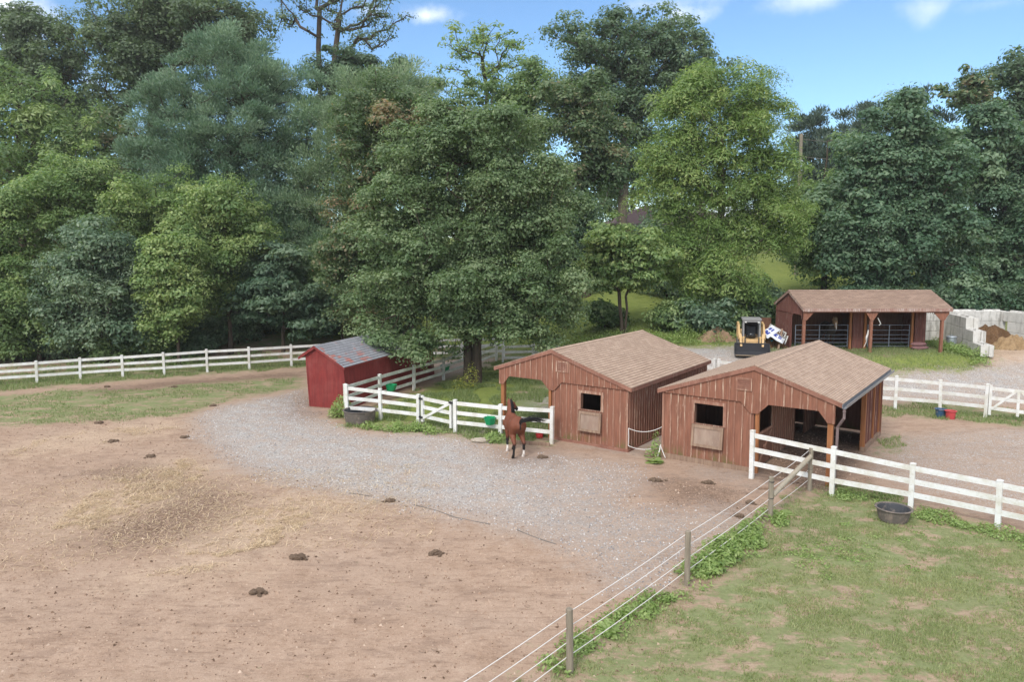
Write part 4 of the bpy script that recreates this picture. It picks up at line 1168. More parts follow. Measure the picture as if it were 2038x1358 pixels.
def m_horse(name, body, dark, white):
    k = NT(name)
    n = k.noise(k.coord(), 9, 4)
    c = k.mix(k.rng(n, 0.3, 0.7, 0, 0.35), body, tuple(x * 0.65 for x in body))
    c = k.mix(k.attr('points_shade'), c, dark)
    c = k.mix(k.attr('white'), c, white)
    return k.done(k.bsdf(c, 0.6, 0.3))
M['bay'] = m_horse('bay_coat', (0.165, 0.052, 0.026), (0.014, 0.012, 0.012), (0.72, 0.66, 0.6))
M['palomino'] = m_horse('tan_coat', (0.36, 0.22, 0.115), (0.06, 0.045, 0.035), (0.75, 0.70, 0.65))
M['hair'] = m_plain('black_hair', (0.014, 0.013, 0.015), 0.45, 0.5, var=0.5, scale=20)
M['hair_tan'] = m_plain('flaxen_hair', (0.42, 0.33, 0.22), 0.6, 0.4, var=0.4, scale=20)

def put_horse(name, label, loc, yaw, head, legs, mat, marks, h=0.0165):
    V, F = surface_nets(horse_sdf(head, legs), (-0.5, -0.95, -0.03), (0.75, 1.45, 2.1), h)
    me = bpy.data.meshes.new(name); me.from_pydata(V.tolist(), [], F.tolist())
    me.polygons.foreach_set('use_smooth', [True] * len(me.polygons))
    p, w = marks(V)
    for nm, val in (('points_shade', p), ('white', w)):  # dark coat points and painted shade share one attribute
        a = me.attributes.new(nm, 'FLOAT', 'POINT'); a.data.foreach_set('value', np.asarray(val, np.float32))
    me.materials.append(mat); me.update()
    o = bpy.data.objects.new(name, me); COL.objects.link(o)
    o.location = tuple(map(float, loc)); o.rotation_euler = (0, 0, yaw)
    return tag(o, label, 'horse')

def hair_strip(mb, pts, w, n=3):
    mb.tube(pts, [w * (1 - 0.75 * i / (len(pts) - 1)) for i in range(len(pts))], 4)

hip = gnd(1031, 911)
yaw_h = 0.27
lg = {'hl': hind(-0.17, -0.45, -0.52, -0.19), 'hr': hind(0.17, -0.45, -0.45, 0.19), 'fl': fore(-0.13, 0.36, -0.15), 'fr': fore(0.13, 0.56, 0.12)}
head = ((0.05, 0.80, 1.66), (0.19, 0.93, 1.555), (0.36, 1.04, 1.37))
def bay_marks_shade(V):
    x, y, z = V.T
    low = sstep((0.60 - z) / 0.16)
    dark = low.copy()
    dark = np.maximum(dark, sstep((0.04 - np.abs(x)) / 0.03) * sstep((-0.68 - y) / 0.05) * sstep((1.3 - z) / 0.1) * (z > 0.75))  # shading below the tail base, painted as a dark line between the buttocks
    hd = np.array(head[2]) - np.array(head[0]); hd /= np.linalg.norm(hd)
    s = (V - np.array(head[0])) @ hd
    dark = np.maximum(dark, sstep((s - 0.33) / 0.1) * (z > 1.2) * (y > 0.7))
    dark = np.maximum(dark, sstep((z - 1.75) / 0.06) * 0.7)
    wh = ((x > 0.05) & (y < -0.2)) * sstep((0.285 - z) / 0.03) + ((x < 0) & (y > 0.1)) * sstep((0.27 - z) / 0.03)
    return dark, np.clip(wh, 0, 1)
c, s = math.cos(yaw_h), math.sin(yaw_h)
hl = hip + np.array([-s * 0.45, c * 0.45, 0]); hl[2] = tz(hl[0], hl[1]) - 0.005
horse = put_horse('horse', 'bay horse with dark streaming tail and white socks, standing at the white fence', hl, yaw_h, head, lg, M['bay'], bay_marks_shade)
mb = MB()
for i in range(105):
    u = rng.normal(0, 1, 3)
    st = np.array([rng.normal(0, 0.014), -0.70 + rng.normal(0, 0.012), 1.24 + rng.normal(0, 0.025)])
    L_ = rng.uniform(0.65, 1.0)
    pts = [st, st + [0.02 + 0.012 * u[0], -0.10, 0.12 + 0.02 * u[2]], st + np.array([0.20, -0.19, 0.165]) + u * 0.016,
           st + np.array([0.42 * L_, -0.22, 0.185]) + u * 0.028, st + np.array([0.62 * L_, -0.21, 0.165]) + u * 0.04, st + np.array([0.86 * L_, -0.18, 0.12]) + u * 0.05]
    hair_strip(mb, pts, 0.0095)
mb.build('tail', M['hair'], horse, fix=False)
mb = MB()
b0 = np.array([0, 0.42, 1.36]); b1 = np.array([0.04, 0.74, 1.755])
for i in range(110):
    u = i / 109; p = b0 + (b1 - b0) * u + np.array([0, -0.045, 0.0]) * math.sin(u * 3.1)
    r = rng.normal(0, 0.014, 3)
    pts = [p + [0.0, -0.02, 0.02], p + np.array([0.05, -0.05, -0.0]) + r, p + np.array([0.095, -0.03, -0.09]) + r, p + np.array([0.115, 0.01, -0.2 * rng.uniform(0.7, 1.1)]) + r]
    hair_strip(mb, pts, 0.011)
mb.build('mane', M['hair'], horse, fix=False)

lg2 = {'hl': hind(-0.16, -0.45, -0.48), 'hr': hind(0.16, -0.45, -0.45), 'fl': fore(-0.13, 0.42), 'fr': fore(0.13, 0.46)}
head2 = ((0.0, 0.86, 1.62), (0.02, 1.05, 1.46), (0.05, 1.17, 1.16))
def tan_marks_shade(V):
    x, y, z = V.T
    dark = sstep((1.22 - z) / 0.08) * (y > 0.9) * 0.9
    dark = np.maximum(dark, sstep((0.85 - y) / 0.1) * (z < 1.55) * 1.0)  # body behind the head painted dark to stand in for stall shade
    wh = sstep((0.03 - np.abs(x - 0.05)) / 0.02) * (y > 1.0) * sstep((1.46 - z) / 0.04)
    return dark, wh
q = at(1658, 640, 41.2)
horse2 = put_horse('horse', 'tan-faced horse looking over the steel gate inside the back stable', (q[0] - 0.05, 41.75, 1.56), math.pi, head2, lg2, M['palomino'], tan_marks_shade, 0.02)
mb = MB()
for i in range(40):
    p = np.array([rng.normal(0, 0.03), 0.9 + rng.normal(0, 0.02), 1.72]); r = rng.normal(0, 0.02, 3)
    hair_strip(mb, [p, p + np.array([0, 0.1, -0.05]) + r, p + np.array([0.01, 0.16, -0.2]) + r], 0.012)
mb.build('forelock', M['hair_tan'], horse2, fix=False)

# ------------------------------------------------------------------ concrete block bunker
def block(mb_name, parent, o, d, L_, z, w=0.61, h=0.605):
    """one cast block with a tongue on top and a groove down its end; o: start point relative to the parent, d: unit direction"""
    mb = MB(); c = 0.025
    prof = [(-w / 2, c), (-w / 2 + c, 0), (w / 2 - c, 0), (w / 2, c), (w / 2, h - c), (w / 2 - c, h), (-w / 2 + c, h), (-w / 2, h - c)]
    mb.prism(prof, 'y', 0.11, L_ - 0.014)
    for a, b in ((-w / 2, -0.09), (0.09, w / 2)):
        mb.prism([(a, c), (a + c, 0), (b - c, 0), (b, c), (b, h - c), (b - c, h), (a + c, h), (a, h - c)], 'y', 0.004, 0.109)
    mb.prism([(-0.11, h + 0.001), (0.11, h + 0.001), (0.08, h + 0.07), (-0.08, h + 0.07)], 'y', 0.25, L_ - 0.25)
    mb.v = [(o[0] + d[1] * x + d[0] * y, o[1] - d[0] * x + d[1] * y, z + zz) for x, y, zz in mb.v]
    return mb.build('block', M['concrete'], parent)

nb0 = gnd(1964, 716); nb0[2] = 1.50
nd = np.array([1.45, 5.9, 0]); nd /= np.linalg.norm(nd)
t = thing('concrete_wall', 'stepped concrete block wall ending in stairs, beside the brown-roofed stable', 'wall', nb0)
for cidx in range(3):
    y = 1.17 * cidx
    first = True
    while y < 6.6:
        L_ = 0.9 if (first and cidx == 1) else 1.82
        block('block', t, nd * y, nd, L_, cidx * 0.61); y += L_; first = False
bw = np.array([24.6, 44.35, 1.55]); bd = np.array([1, 0.012, 0]); bd /= np.linalg.norm(bd)
t = thing('concrete_wall', 'long concrete block wall standing behind the compost heap', 'wall', bw)
for cidx in range(3):
    y = -0.35 * (cidx % 2)
    while y < 5.05:
        block('block', t, bd * y, bd, 1.82 if y < 3.2 else max(0.5, min(1.82, 5.12 - y)), cidx * 0.61); y += 1.82
rw = np.array([29.75, 44.0, 1.55]); rd = np.array([0.12, -1, 0]); rd /= np.linalg.norm(rd)
t = thing('concrete_wall', 'concrete block wall at the right edge, angled towards the viewer', 'wall', rw)
for cidx in range(3):
    y = 0.35 * (cidx % 2)
    while y < 6.0 - cidx * 0.5:
        block('block', t, rd * y, rd, 1.82, cidx * 0.61); y += 1.82

def heap(name, label, cat, c, r, h, mat, n=260, lump=0.12, seed=0, straws=0):
    """irregular low mound"""
    mb = MB(); nx = 46
    xs = np.linspace(-1, 1, nx)
    X, Y = np.meshgrid(xs, xs, indexing='ij'); R = np.hypot(X, Y)
    ang = np.arctan2(Y, X)
    edge = 1 + 0.18 * np.sin(ang * 3 + seed) + 0.1 * np.sin(ang * 5 + 2 * seed)
    H = h * sstep((edge - R) / 0.9) * (0.75 + 0.5 * vnoise(X, Y, 2.5, seed)) + lump * (vnoise(X, Y, 8, seed + 1) - 0.5) * (R < edge)
    gx = X * r[0] + c[0]; gy = Y * r[1] + c[1]
    Z = terrain(gx, gy) + np.where(R < edge, H, -0.08) - 0.02
    V = np.stack([gx - c[0], gy - c[1], Z - c[2]], -1).reshape(-1, 3)
    I = np.arange(nx * nx).reshape(nx, nx)
    F = np.stack([I[:-1, :-1], I[1:, :-1], I[1:, 1:], I[:-1, 1:]], -1).reshape(-1, 4)
    mb.add(V, F.tolist())
    o = mb.build(name, mat, None, smooth=True); o.location = tuple(map(float, c))
    return tag(o, label, cat)
def hp(x, y, z=None): return np.array([x, y, tz(x, y)])
heap('compost_heap', 'dark brown compost heap against the concrete block wall', 'heap', hp(28.0, 42.7), (1.7, 1.2), 0.9, M['compost'], seed=1, lump=0.3)
heap('straw_heap', 'pale straw heap in front of the dark compost', 'heap', hp(27.7, 40.6), (1.05, 0.8), 0.66, M['straw_heap'], seed=2, lump=0.2)
heap('straw_heap', 'second, redder heap at the right edge beside the pale straw heap', 'heap', hp(29.0, 39.8), (0.9, 1.0), 0.45, M['compost'], seed=5, lump=0.2)
heap('soil_heap', 'low sandy soil heap behind the yellow loader', 'heap', hp(11.9, 42.6), (1.25, 0.9), 0.62, M['soil_heap'], seed=3, lump=0.1)

# ------------------------------------------------------------------ yellow loader
def loader():
    p = gnd(1499, 716)
    t = thing('skid_loader', 'yellow compact loader with grey cab and black bucket, on the far gravel', 'loader', (p[0] + 0.35, p[1] + 1.55, tz(p[0], p[1] + 1.2) + 0.0), -0.25)
    mb = MB(); mb.bbox((-0.5, -0.75, 0.28), (0.5, 1.25, 0.82), 0.03); mb.box((-0.46, -0.80, 0.34), (0.46, -0.75, 0.72)); mb.box((-0.30, -0.815, 0.58), (0.30, -0.801, 0.64)); mb.bbox((-0.55, 0.75, 0.82), (0.55, 1.3, 1.25), 0.05); mb.build('chassis', M['yellow'], t)
    mb = MB(); mb.box((-0.4, -0.82, 0.40), (0.4, -0.806, 0.52)); mb.build('nose_plate', M['red_dusty'], t)
    # cab: four posts, roof, rear screen, seat
    mb = MB()
    for x in (-0.46, 0.40):
        mb.bar((x + 0.03, -0.62, 0.8), (x + 0.03, -0.42, 1.95), 0.07, 0.07); mb.bar((x + 0.03, 0.62, 0.8), (x + 0.03, 0.6, 1.95), 0.07, 0.07)
        for z in (1.05, 1.22, 1.39, 1.56, 1.73): mb.bar((x + 0.03, -0.55, z), (x + 0.03, 0.6, z), 0.02, 0.03)
    mb.bbox((-0.52, -0.52, 1.93), (0.52, 0.72, 2.05), 0.03); mb.box((-0.46, -0.50, 1.84), (0.46, -0.44, 1.93))
    mb.build('cab', M['cab_grey'], t)
    mb = MB(); mb.box((-0.40, 0.60, 1.0), (0.40, 0.62, 1.9)); mb.build('rear_screen', M['glass'], t)
    mb = MB(); mb.bbox((-0.26, -0.05, 0.86), (0.26, 0.42, 1.0), 0.04); mb.bbox((-0.25, 0.34, 1.0), (0.25, 0.46, 1.5), 0.04); mb.build('seat', M['dark_steel'], t)
    mb = MB(); mb.blob((0.0, -0.28, 1.05), (0.2, 0.13, 0.16), 3, rough=0.02); mb.build('instrument_cowl', M['glass'], t, smooth=True)
    for x in (-0.38, 0.30):
        mb = MB(); mb.bbox((x, -0.56, 1.80), (x + 0.11, -0.50, 1.87), 0.01); mb.build('work_lamp', M['white_plastic'], t)
    # lift arms: up from the rear pivots, down the front to the bucket
    for sg in (-1, 1):
        mb = MB(); x = sg * 0.66
        mb.bar((x, 1.2, 0.8), (x, 1.05, 1.66), 0.12, 0.2)
        mb.bar((x, 1.1, 1.62), (x, 0.1, 1.56), 0.10, 0.2); mb.bar((x, 0.12, 1.55), (x, -0.72, 1.02), 0.10, 0.2)
        mb.bar((x * 0.92, -0.68, 1.06), (x * 0.86, -1.02, 0.42), 0.11, 0.19)
        mb.bar((x, -0.62, 1.12), (x * 0.92, -0.78, 0.86), 0.16, 0.22)
        mb.build('lift_arm', M['yellow'], t)
        mb = MB(); mb.bbox((sg * 0.44 - 0.05, -0.95, 0.34), (sg * 0.44 + 0.05, -0.78, 1.02), 0.015); mb.build('tilt_bracket', M['yellow'], t)
        mb = MB(); mb.tube([(sg * 0.36, -0.86, 0.95), (sg * 0.36, -1.0, 0.45)], 0.035, 10); mb.build('hydraulic_ram', M['dark_steel'], t)
    for x in (-0.74, 0.46):
        for y in (-0.45, 0.62):
            mb = MB()
            prof = [(0.20, 0.0), (0.33, 0.0), (0.375, 0.03), (0.385, 0.08), (0.385, 0.20), (0.375, 0.25), (0.33, 0.28), (0.2, 0.28)]
            mb.lathe(prof, 26); 
            for kx in range(20):
                a = 2 * math.pi * kx / 20
                mb.bar((0.385 * math.cos(a), 0.385 * math.sin(a), 0.03), (0.385 * math.cos(a + 0.12), 0.385 * math.sin(a + 0.12), 0.25), 0.05, 0.03, up=(math.cos(a), math.sin(a), 0))
            mb.v = [(x + q[2], y + q[0], 0.385 + q[1]) for q in mb.v]
            w = mb.build('wheel', M['tyre'], t)
            mb = MB(); mb.lathe([(0.05, 0.02), (0.20, 0.02), (0.20, 0.26), (0.05, 0.26)], 18); mb.v = [(x + q[2], y + q[0], 0.385 + q[1]) for q in mb.v]
            mb.build('rim', M['yellow'], w)
    # bucket
    mb = MB(); W = 0.9
    prof = [(-1.02, 0.62), (-1.0, 0.60), (-0.98, 0.12), (-1.1, 0.03), (-1.75, 0.0), (-1.75, 0.03), (-1.13, 0.07), (-1.02, 0.15), (-1.03, 0.60)]
    mb.prism(prof, 'x', -W, W, 0)
    for sg in (-1, 1): mb.prism([(-1.0, 0.62), (-0.98, 0.1), (-1.1, 0.02), (-1.74, 0.0), (-1.66, 0.14), (-1.15, 0.58)], 'x', sg * W, sg * (W + 0.025), 0)
    mb.box((-W, -1.06, 0.60), (W, -0.97, 0.66), 0)
    mb.prism([(-1.76, -0.005), (-1.3, 0.03), (-1.3, 0.045), (-1.76, 0.035)], 'x', -W + 0.02, W - 0.02, 1)
    mb.build('bucket', [M['dark_steel'], M['bucket_steel']], t)
_n0 = len(bpy.data.objects); loader()
bpy.data.objects['skid_loader'].scale = (0.97, 0.97, 0.90)

# ------------------------------------------------------------------ tubs, buckets, feeders
def tub(name, label, p, r0, r1, h, mat, cat='tub', n=40, group=None, inner=None, rim=0.03, bail=False):
    mb = MB(); w = 0.025
    prof = [(r0 * 0.92, 0.0), (r0, 0.02), (r0 + (r1 - r0) * 0.5, h * 0.5), (r1 - 0.005, h - 0.03), (r1 + rim, h - 0.028), (r1 + rim + 0.008, h - 0.012), (r1 + rim, h), (r1 - w * 0.5, h), (r1 - w, h - 0.02), (r0 - w, 0.05), (0.05, 0.045)]
    mb.lathe(prof, n)
    o = mb.build(name, mat, None, smooth=False); o.location = tuple(map(float, (p[0], p[1], tz(p[0], p[1]) - 0.005)))
    tag(o, label, cat, group)
    if inner:
        m2 = MB(); m2.lathe([(0.05, 0.046), (r0 - w - 0.004, 0.052), (r1 - w - 0.003, h - 0.021), (r1 - w - 0.001, h - 0.02)], n); 
        m2.f = m2.f[:-2]; m2.m = m2.m[:-2]
        m2.build('inner_wall', inner, o, fix=False)
    if bail:
        m2 = MB(); m2.tube([(r1 * math.cos(a) * 1.03, -0.02 - 0.06 * math.sin(a), h - 0.015 - 0.5 * h * math.sin(a) * 0.4 if True else 0) for a in np.linspace(0, math.pi, 9)], 0.004, 5); m2.build('handle', M['galv'], o)
    return o
g = gnd(711, 847)
tub('water_tub', 'large dusty black round tub beside the white fence corner and red shed', (g[0], g[1] + 0.55), 0.58, 0.66, 0.52, M['tub_dusty'], inner=M['black_rubber'])
g = gnd(1792, 1046)
tub('water_tub', 'black round tub standing on the grass beside the nearest white fence', (g[0], g[1] + 0.36), 0.34, 0.42, 0.36, M['tub_dusty'], inner=M['black_rubber'])
g = gnd(1876, 832)
tub('bucket', 'dusty dark blue bucket next to a red one, by the white fence', (g[0], g[1] + 0.16), 0.17, 0.205, 0.36, M['blue_plastic'], 'bucket', 28, bail=True)
g = gnd(1896, 835.5)
tub('bucket', 'red bucket next to a dusty blue one, by the white fence', (g[0], g[1] + 0.16), 0.165, 0.20, 0.36, M['red_dusty'], 'bucket', 28, bail=True)
g = gnd(1074, 874)
tub('bucket', 'red bucket behind the lowest fence rail beside the bay horse', (g[0], g[1] + 0.16), 0.13, 0.155, 0.26, M['red_plastic'], 'bucket', 28, bail=True)
g = gnd(1532, 692)
tub('bucket', 'teal blue bucket beside the yellow loader', (g[0], g[1] + 0.2), 0.19, 0.235, 0.42, M['teal_plastic'], 'bucket', 28, bail=True)

def feeder(label, p, nrm, sc=1.0):
    """faceted green plastic feed pan hung over a fence rail"""
    a = math.atan2(nrm[1], nrm[0]) - math.pi / 2
    mb = MB(); w, d, h = 0.22 * sc, 0.22 * sc, 0.27 * sc
    top = [(-w, 0, h), (w, 0, h), (w * 1.02, d * 0.8, h), (w * 0.5, d * 1.6, h), (-w * 0.5, d * 1.6, h), (-w * 1.02, d * 0.8, h)]
    bot = [(x * 0.72, 0 + y * 0.72, 0) for x, y, _ in top]
    it = [(x * 0.86, 0.02 + y * 0.9, h) for x, y, _ in top]; ib = [(x * 0.62, 0.02 + y * 0.64, 0.05) for x, y, _ in top]
    vs = top + bot + it + ib; n = 6; fs = [tuple(range(n, 2 * n)), tuple(range(3 * n, 4 * n))]
    for i in range(n):
        j = (i + 1) % n
        fs += [(i, j, n + j, n + i), (i, j, 2 * n + j, 2 * n + i), (2 * n + i, 2 * n + j, 3 * n + j, 3 * n + i)]
    mb.add(vs, fs); mb.box((-w * 0.7, -0.05, h - 0.02), (w * 0.7, 0.0, h + 0.02)); mb.box((-w * 0.7, -0.062, h - 0.12), (w * 0.7, -0.05, h + 0.02))
    o = mb.build('feeder', M['green_plastic'], None); o.location = tuple(map(float, p)); o.rotation_euler = (0, 0, a)
    return tag(o, label, 'feeder', 'green feeders hung on the fences')
pA, pB = gp(*FA[0])[0], gp(*FA[1])[0]
dA = (pB - pA) / np.linalg.norm(pB - pA); nA = np.array([dA[1], -dA[0], 0])
q = pA + (pB - pA) * 0.22
feeder('bright green feeder hung on the stained fence in front of the red shed wall', q + nA * 0.06 + np.array([0, 0, 0.42]), nA, 1.12)
pA2, pB2 = gp(*FA[2])[0], gp(*FA[3])[0]
q = pA2 + (pB2 - pA2) * 0.16
feeder('shaded green feeder hung on the fence just left of the dark tree trunk', q - nA * 0.05 + np.array([0, 0, 0.42]), -nA, 1.15)
pC = gp(906.5, 861.5, 795.4)[0]; pD = gp(996, 871, 804.4)[0]
dC = (pD - pC) / np.linalg.norm(pD - pC); nC = np.array([dC[1], -dC[0], 0])
q = pC + (pD - pC) * 0.80
feeder('bright green feeder hung on the fence just left of the bay horse', q + nC * 0.05 + np.array([0, 0, 0.50]), nC, 1.0)

# metal dustbin by the block wall
g = gnd(1899, 697)
mb = MB(); mb.lathe([(0.22, 0.0), (0.235, 0.0), (0.25, 0.3), (0.262, 0.66), (0.262, 0.69), (0.05, 0.69)], 30)
for k_ in range(3): mb.lathe([(0.24 + 0.006 * k_, 0.12 + 0.2 * k_), (0.262 + 0.004 * k_, 0.14 + 0.2 * k_), (0.24 + 0.006 * k_, 0.16 + 0.2 * k_)], 30)
bin_ = mb.build('dustbin', M['galv'], None, smooth=True); bin_.location = (float(g[0]), float(g[1]) + 0.3, tz(g[0], g[1] + 0.3) - 0.01)
tag(bin_, 'galvanised metal dustbin with a lid standing against the stepped block wall', 'dustbin')
mb = MB(); mb.lathe([(0.285, 0.66), (0.29, 0.68), (0.285, 0.71), (0.2, 0.75), (0.05, 0.77)], 30); mb.tube([(-0.06, 0, 0.765), (-0.05, 0, 0.81), (0.05, 0, 0.81), (0.06, 0, 0.765)], 0.012, 6); mb.build('lid', M['galv'], bin_, smooth=True)

# sacks lying at the stable's end
g = gnd(1834, 697)
mb = MB(); mb.blob((0, 0, 0.10), (0.46, 0.26, 0.13), 3, rough=0.05)
o = mb.build('sack', M['sack'], None, smooth=True); o.location = (float(g[0]), float(g[1]) + 0.2, tz(g[0], g[1] + 0.2)); tag(o, 'lower maroon sack lying at the right end of the brown-roofed stable', 'sack')
mb = MB(); mb.blob((0, 0, 0.10), (0.43, 0.24, 0.12), 3, rough=0.05)
o = mb.build('sack', M['sack'], None, smooth=True); o.location = (float(g[0]) - 0.05, float(g[1]) + 0.24, tz(g[0], g[1] + 0.2) + 0.19); tag(o, 'upper maroon sack on another, at the right end of the brown-roofed stable', 'sack')

# white plastic bench back tipped over, feed bags, boards beside the stable
def bench():
    g = gnd(1551, 700)
    t = thing('garden_bench', 'white slatted garden bench tipped on its side against the stable wall', 'bench', (g[0] + 0.18, g[1] + 1.45, tz(g[0], g[1] + 1.45)), 0)
    R = Matrix.Rotation(rad(28), 4, 'Y') @ Matrix.Rotation(rad(-20), 4, 'X')
    def tf(mb, dz): mb.v = [tuple((R @ Vector(v)) + Vector((0, 0, dz))) for v in mb.v]
    mb = MB()
    mb.bar((-0.65, 0, 0.95), (0.65, 0, 0.95), 0.06, 0.1); mb.bar((-0.65, 0, 0.42), (0.65, 0, 0.42), 0.06, 0.08)
    for i in range(9): mb.bar((-0.56 + 0.14 * i, 0, 0.45), (-0.52 + 0.14 * i, 0.02, 0.92), 0.045, 0.03, up=(0, 1, 0))
    tf(mb, 0.45); mb.build('backrest', M['white_plastic'], t)
    mb = MB()
    for i in range(4): mb.bar((-0.62, -0.08 - 0.12 * i, 0.40), (0.62, -0.08 - 0.12 * i, 0.40), 0.09, 0.03)
    tf(mb, 0.45); mb.build('seat', M['white_plastic'], t)
    for x in (-0.62, 0.62):
        for y in (-0.45, 0.0):
            mb = MB(); mb.bar((x, y, 0.0), (x, y, 0.62 if y else 0.98), 0.06, 0.06); tf(mb, 0.45); mb.build('leg', M['white_plastic'], t)
        mb = MB(); mb.bar((x, -0.47, 0.62), (x, 0.0, 0.64), 0.07, 0.03); tf(mb, 0.45); mb.build('armrest', M['white_plastic'], t)
bench()
bpy.data.objects['garden_bench'].scale = (0.82, 0.82, 0.82)
def feed_bag(label, p, rz, ry, sc=1.0):
    import bmesh
    mb = MB(); N = 12
    def f(u, v, s): 
        x = (u - 0.5) * 0.75 * sc; y = (v - 0.5) * 0.5 * sc
        b = (1 - (2 * u - 1) ** 4) * (1 - (2 * v - 1) ** 4)
        return (x, y, s * 0.09 * b * sc + 0.015 * math.sin(9 * u + 5 * v))
    for s in (1, -1):
        vs = [f(i / N, j / N, s) for i in range(N + 1) for j in range(N + 1)]
        fs = []; 
        for i in range(N):
            for j in range(N):
                fs.append((i * (N + 1) + j, (i + 1) * (N + 1) + j, (i + 1) * (N + 1) + j + 1, i * (N + 1) + j + 1))
        k0 = len(mb.f)
        mb.add(vs, fs)
        if s == 1:
            for q, (i, j) in enumerate([(i, j) for i in range(N) for j in range(N)]):
                if 3 <= j <= 8 and 2 <= i <= 9 and not (i % 4 == 1 or (j == 5 and i > 3)): mb.m[k0 + q] = 1
    R = Matrix.Rotation(ry, 4, 'Y') @ Matrix.Rotation(0.5, 4, 'X')
    mb.v = [tuple(R @ Vector(v)) for v in mb.v]
    o = mb.build('feed_bag', [M['bag_white'], M['bag_blue']], None, smooth=True); o.location = tuple(map(float, p)); o.rotation_euler = (0, 0, rz)
    return tag(o, label, 'bag', 'feed bags in the junk pile')
g = gnd(1540, 695); gz = tz(g[0], g[1] + 0.8)
feed_bag('white feed bag with blue print, upper one of two beside the tipped bench', (g[0] - 0.12, g[1] + 0.35, gz + 0.92), 0.3, -0.5, 1.2)
feed_bag('white feed bag with blue print, lower one of two above the teal bucket', (g[0] + 0.22, g[1] + 0.1, gz + 0.62), -0.35, 0.55, 1.05)
heap('rubbish_heap', 'brushy rubbish heap between the yellow loader and the stable wall', 'heap', hp(g[0] + 0.1, g[1] + 1.1), (0.95, 1.0), 0.8, M['compost'], seed=9, lump=0.3)
def board(label, p0, p1, w, th, mat, up=(0, 0, 1), name='board', cat='board'):
    mb = MB(); p0 = np.array(p0, float); p1 = np.array(p1, float)
    mb.bar((0, 0, 0), p1 - p0, w, th, up=up)
    o = mb.build(name, mat, None); o.location = tuple(p0); return tag(o, label, cat)
g1 = gnd(1552, 697)
board('grey board leaning on the stable wall beside the tipped bench', (g1[0] - 0.05, g1[1] + 0.1, tz(g1[0], g1[1]) + 0.02), (g1[0] + 0.5, g1[1] + 1.1, tz(g1[0], g1[1]) + 1.05), 0.1, 0.03, M['bare'])
q = at(1537, 650, 42.6)
board('rust-brown sheet standing on edge behind the stable wall', (q[0] - 0.1, 43.4, tz(q[0], 43) - 0.05), (q[0] - 0.1, 43.4, tz(q[0], 43) + 1.5), 0.6, 0.03, M['inside'], up=(0, 1, 0), name='plywood_sheet', cat='sheet')
g0, g1 = gnd(1508, 974), gnd(1560, 973)
board('weathered plank lying in the dirt beside the rope fence', (g0[0], g0[1], g0[2] + 0.03), (g1[0], g1[1], g1[2] + 0.03), 0.14, 0.04, M['bare'], name='plank', cat='plank')
g0, g1 = gnd(1008, 882), gnd(1094, 889)
board('old timber lying on edge under the fence behind the bay horse', (g0[0], g0[1], g0[2] + 0.05), (g1[0], g1[1], g1[2] + 0.05), 0.06, 0.16, M['bare'], name='timber', cat='timber')
g0, g1 = gnd(945, 882), gnd(992, 888)
mb = MB(); mb.blob((0, 0, 0.06), (0.42, 0.2, 0.1), 3, rough=0.08); o = mb.build('flat_stone', M['stone'], None); g = gnd(962, 880); o.location = (float(g[0]), float(g[1]), float(g[2])); tag(o, 'flat pale stone lying under the fence left of the bay horse', 'stone')

# white halter and rod at the stable's middle post
q = at(1728, 668, 39.25)
mb = MB(); mb.tube([(0, 0, 0.3), (-0.03, -0.01, 0.1), (-0.08, 0, -0.1), (-0.10, 0, -0.22), (-0.05, 0, -0.12)], [0.03, 0.045, 0.055, 0.04, 0.02], 8); mb.tube([(-0.06, 0, -0.15), (-0.1, 0, -0.4), (-0.2, 0.02, -0.62)], [0.02, 0.018, 0.012], 6)
o = mb.build('halter', M['rope'], None); o.location = tuple(q); tag(o, 'white rope halter hanging on the middle post of the stable', 'halter')
q0, q1 = at(1747, 633, 39.2), at(1753, 645, 39.2)
mb = MB(); mb.tube([(0, 0, 0), q1 - q0, q1 - q0 + np.array([-0.1, 0, -0.07])], 0.025, 8); o = mb.build('pump_handle', M['white_plastic'], None); o.location = tuple(q0); tag(o, 'white bent rod hanging under the middle bracket of the stable', 'rod')

# rope strung between the two sheds
def sag(a, b, s, n=9): return [a + (b - a) * u - np.array([0, 0, 4 * s * u * (1 - u)]) for u in np.linspace(0, 1, n)]
def loc_pt(o, a, b, z): 
    m = Matrix.Translation(o.location) @ Matrix.Rotation(o.rotation_euler.z, 4, 'Z'); return np.array(m @ Vector((a, b, z)))
A1 = loc_pt(shed1, 3.13, 0.03, 0.88); A2 = loc_pt(shed1, 3.13, 0.03, 0.26); B1 = loc_pt(shed2, -3.14, 0.25, 0.98); B2 = loc_pt(shed2, -3.13, 0.04, 0.34)
mb = MB(); mb.tube(sag(A1, B1, 0.16) , 0.011, 6); mb.tube(sag(A2, B2, 0.13), 0.011, 6); mb.tube([A1, (A1 + A2) / 2 + [0.01, -0.01, 0], A2], 0.014, 6)
mb.tube([B2 + [0, 0, 0.05], B2 + [-0.06, -0.12, -0.12], B2 + [-0.14, -0.2, -0.32]], 0.018, 6); mb.tube([B2, B2 + [0.06, -0.14, -0.2], B2 + [0.12, -0.22, -0.36]], 0.014, 6)
o = mb.build('rope', M['rope'], None); tag(o, 'pale rope strung in two sagging strands between the two tan-roofed sheds', 'rope')

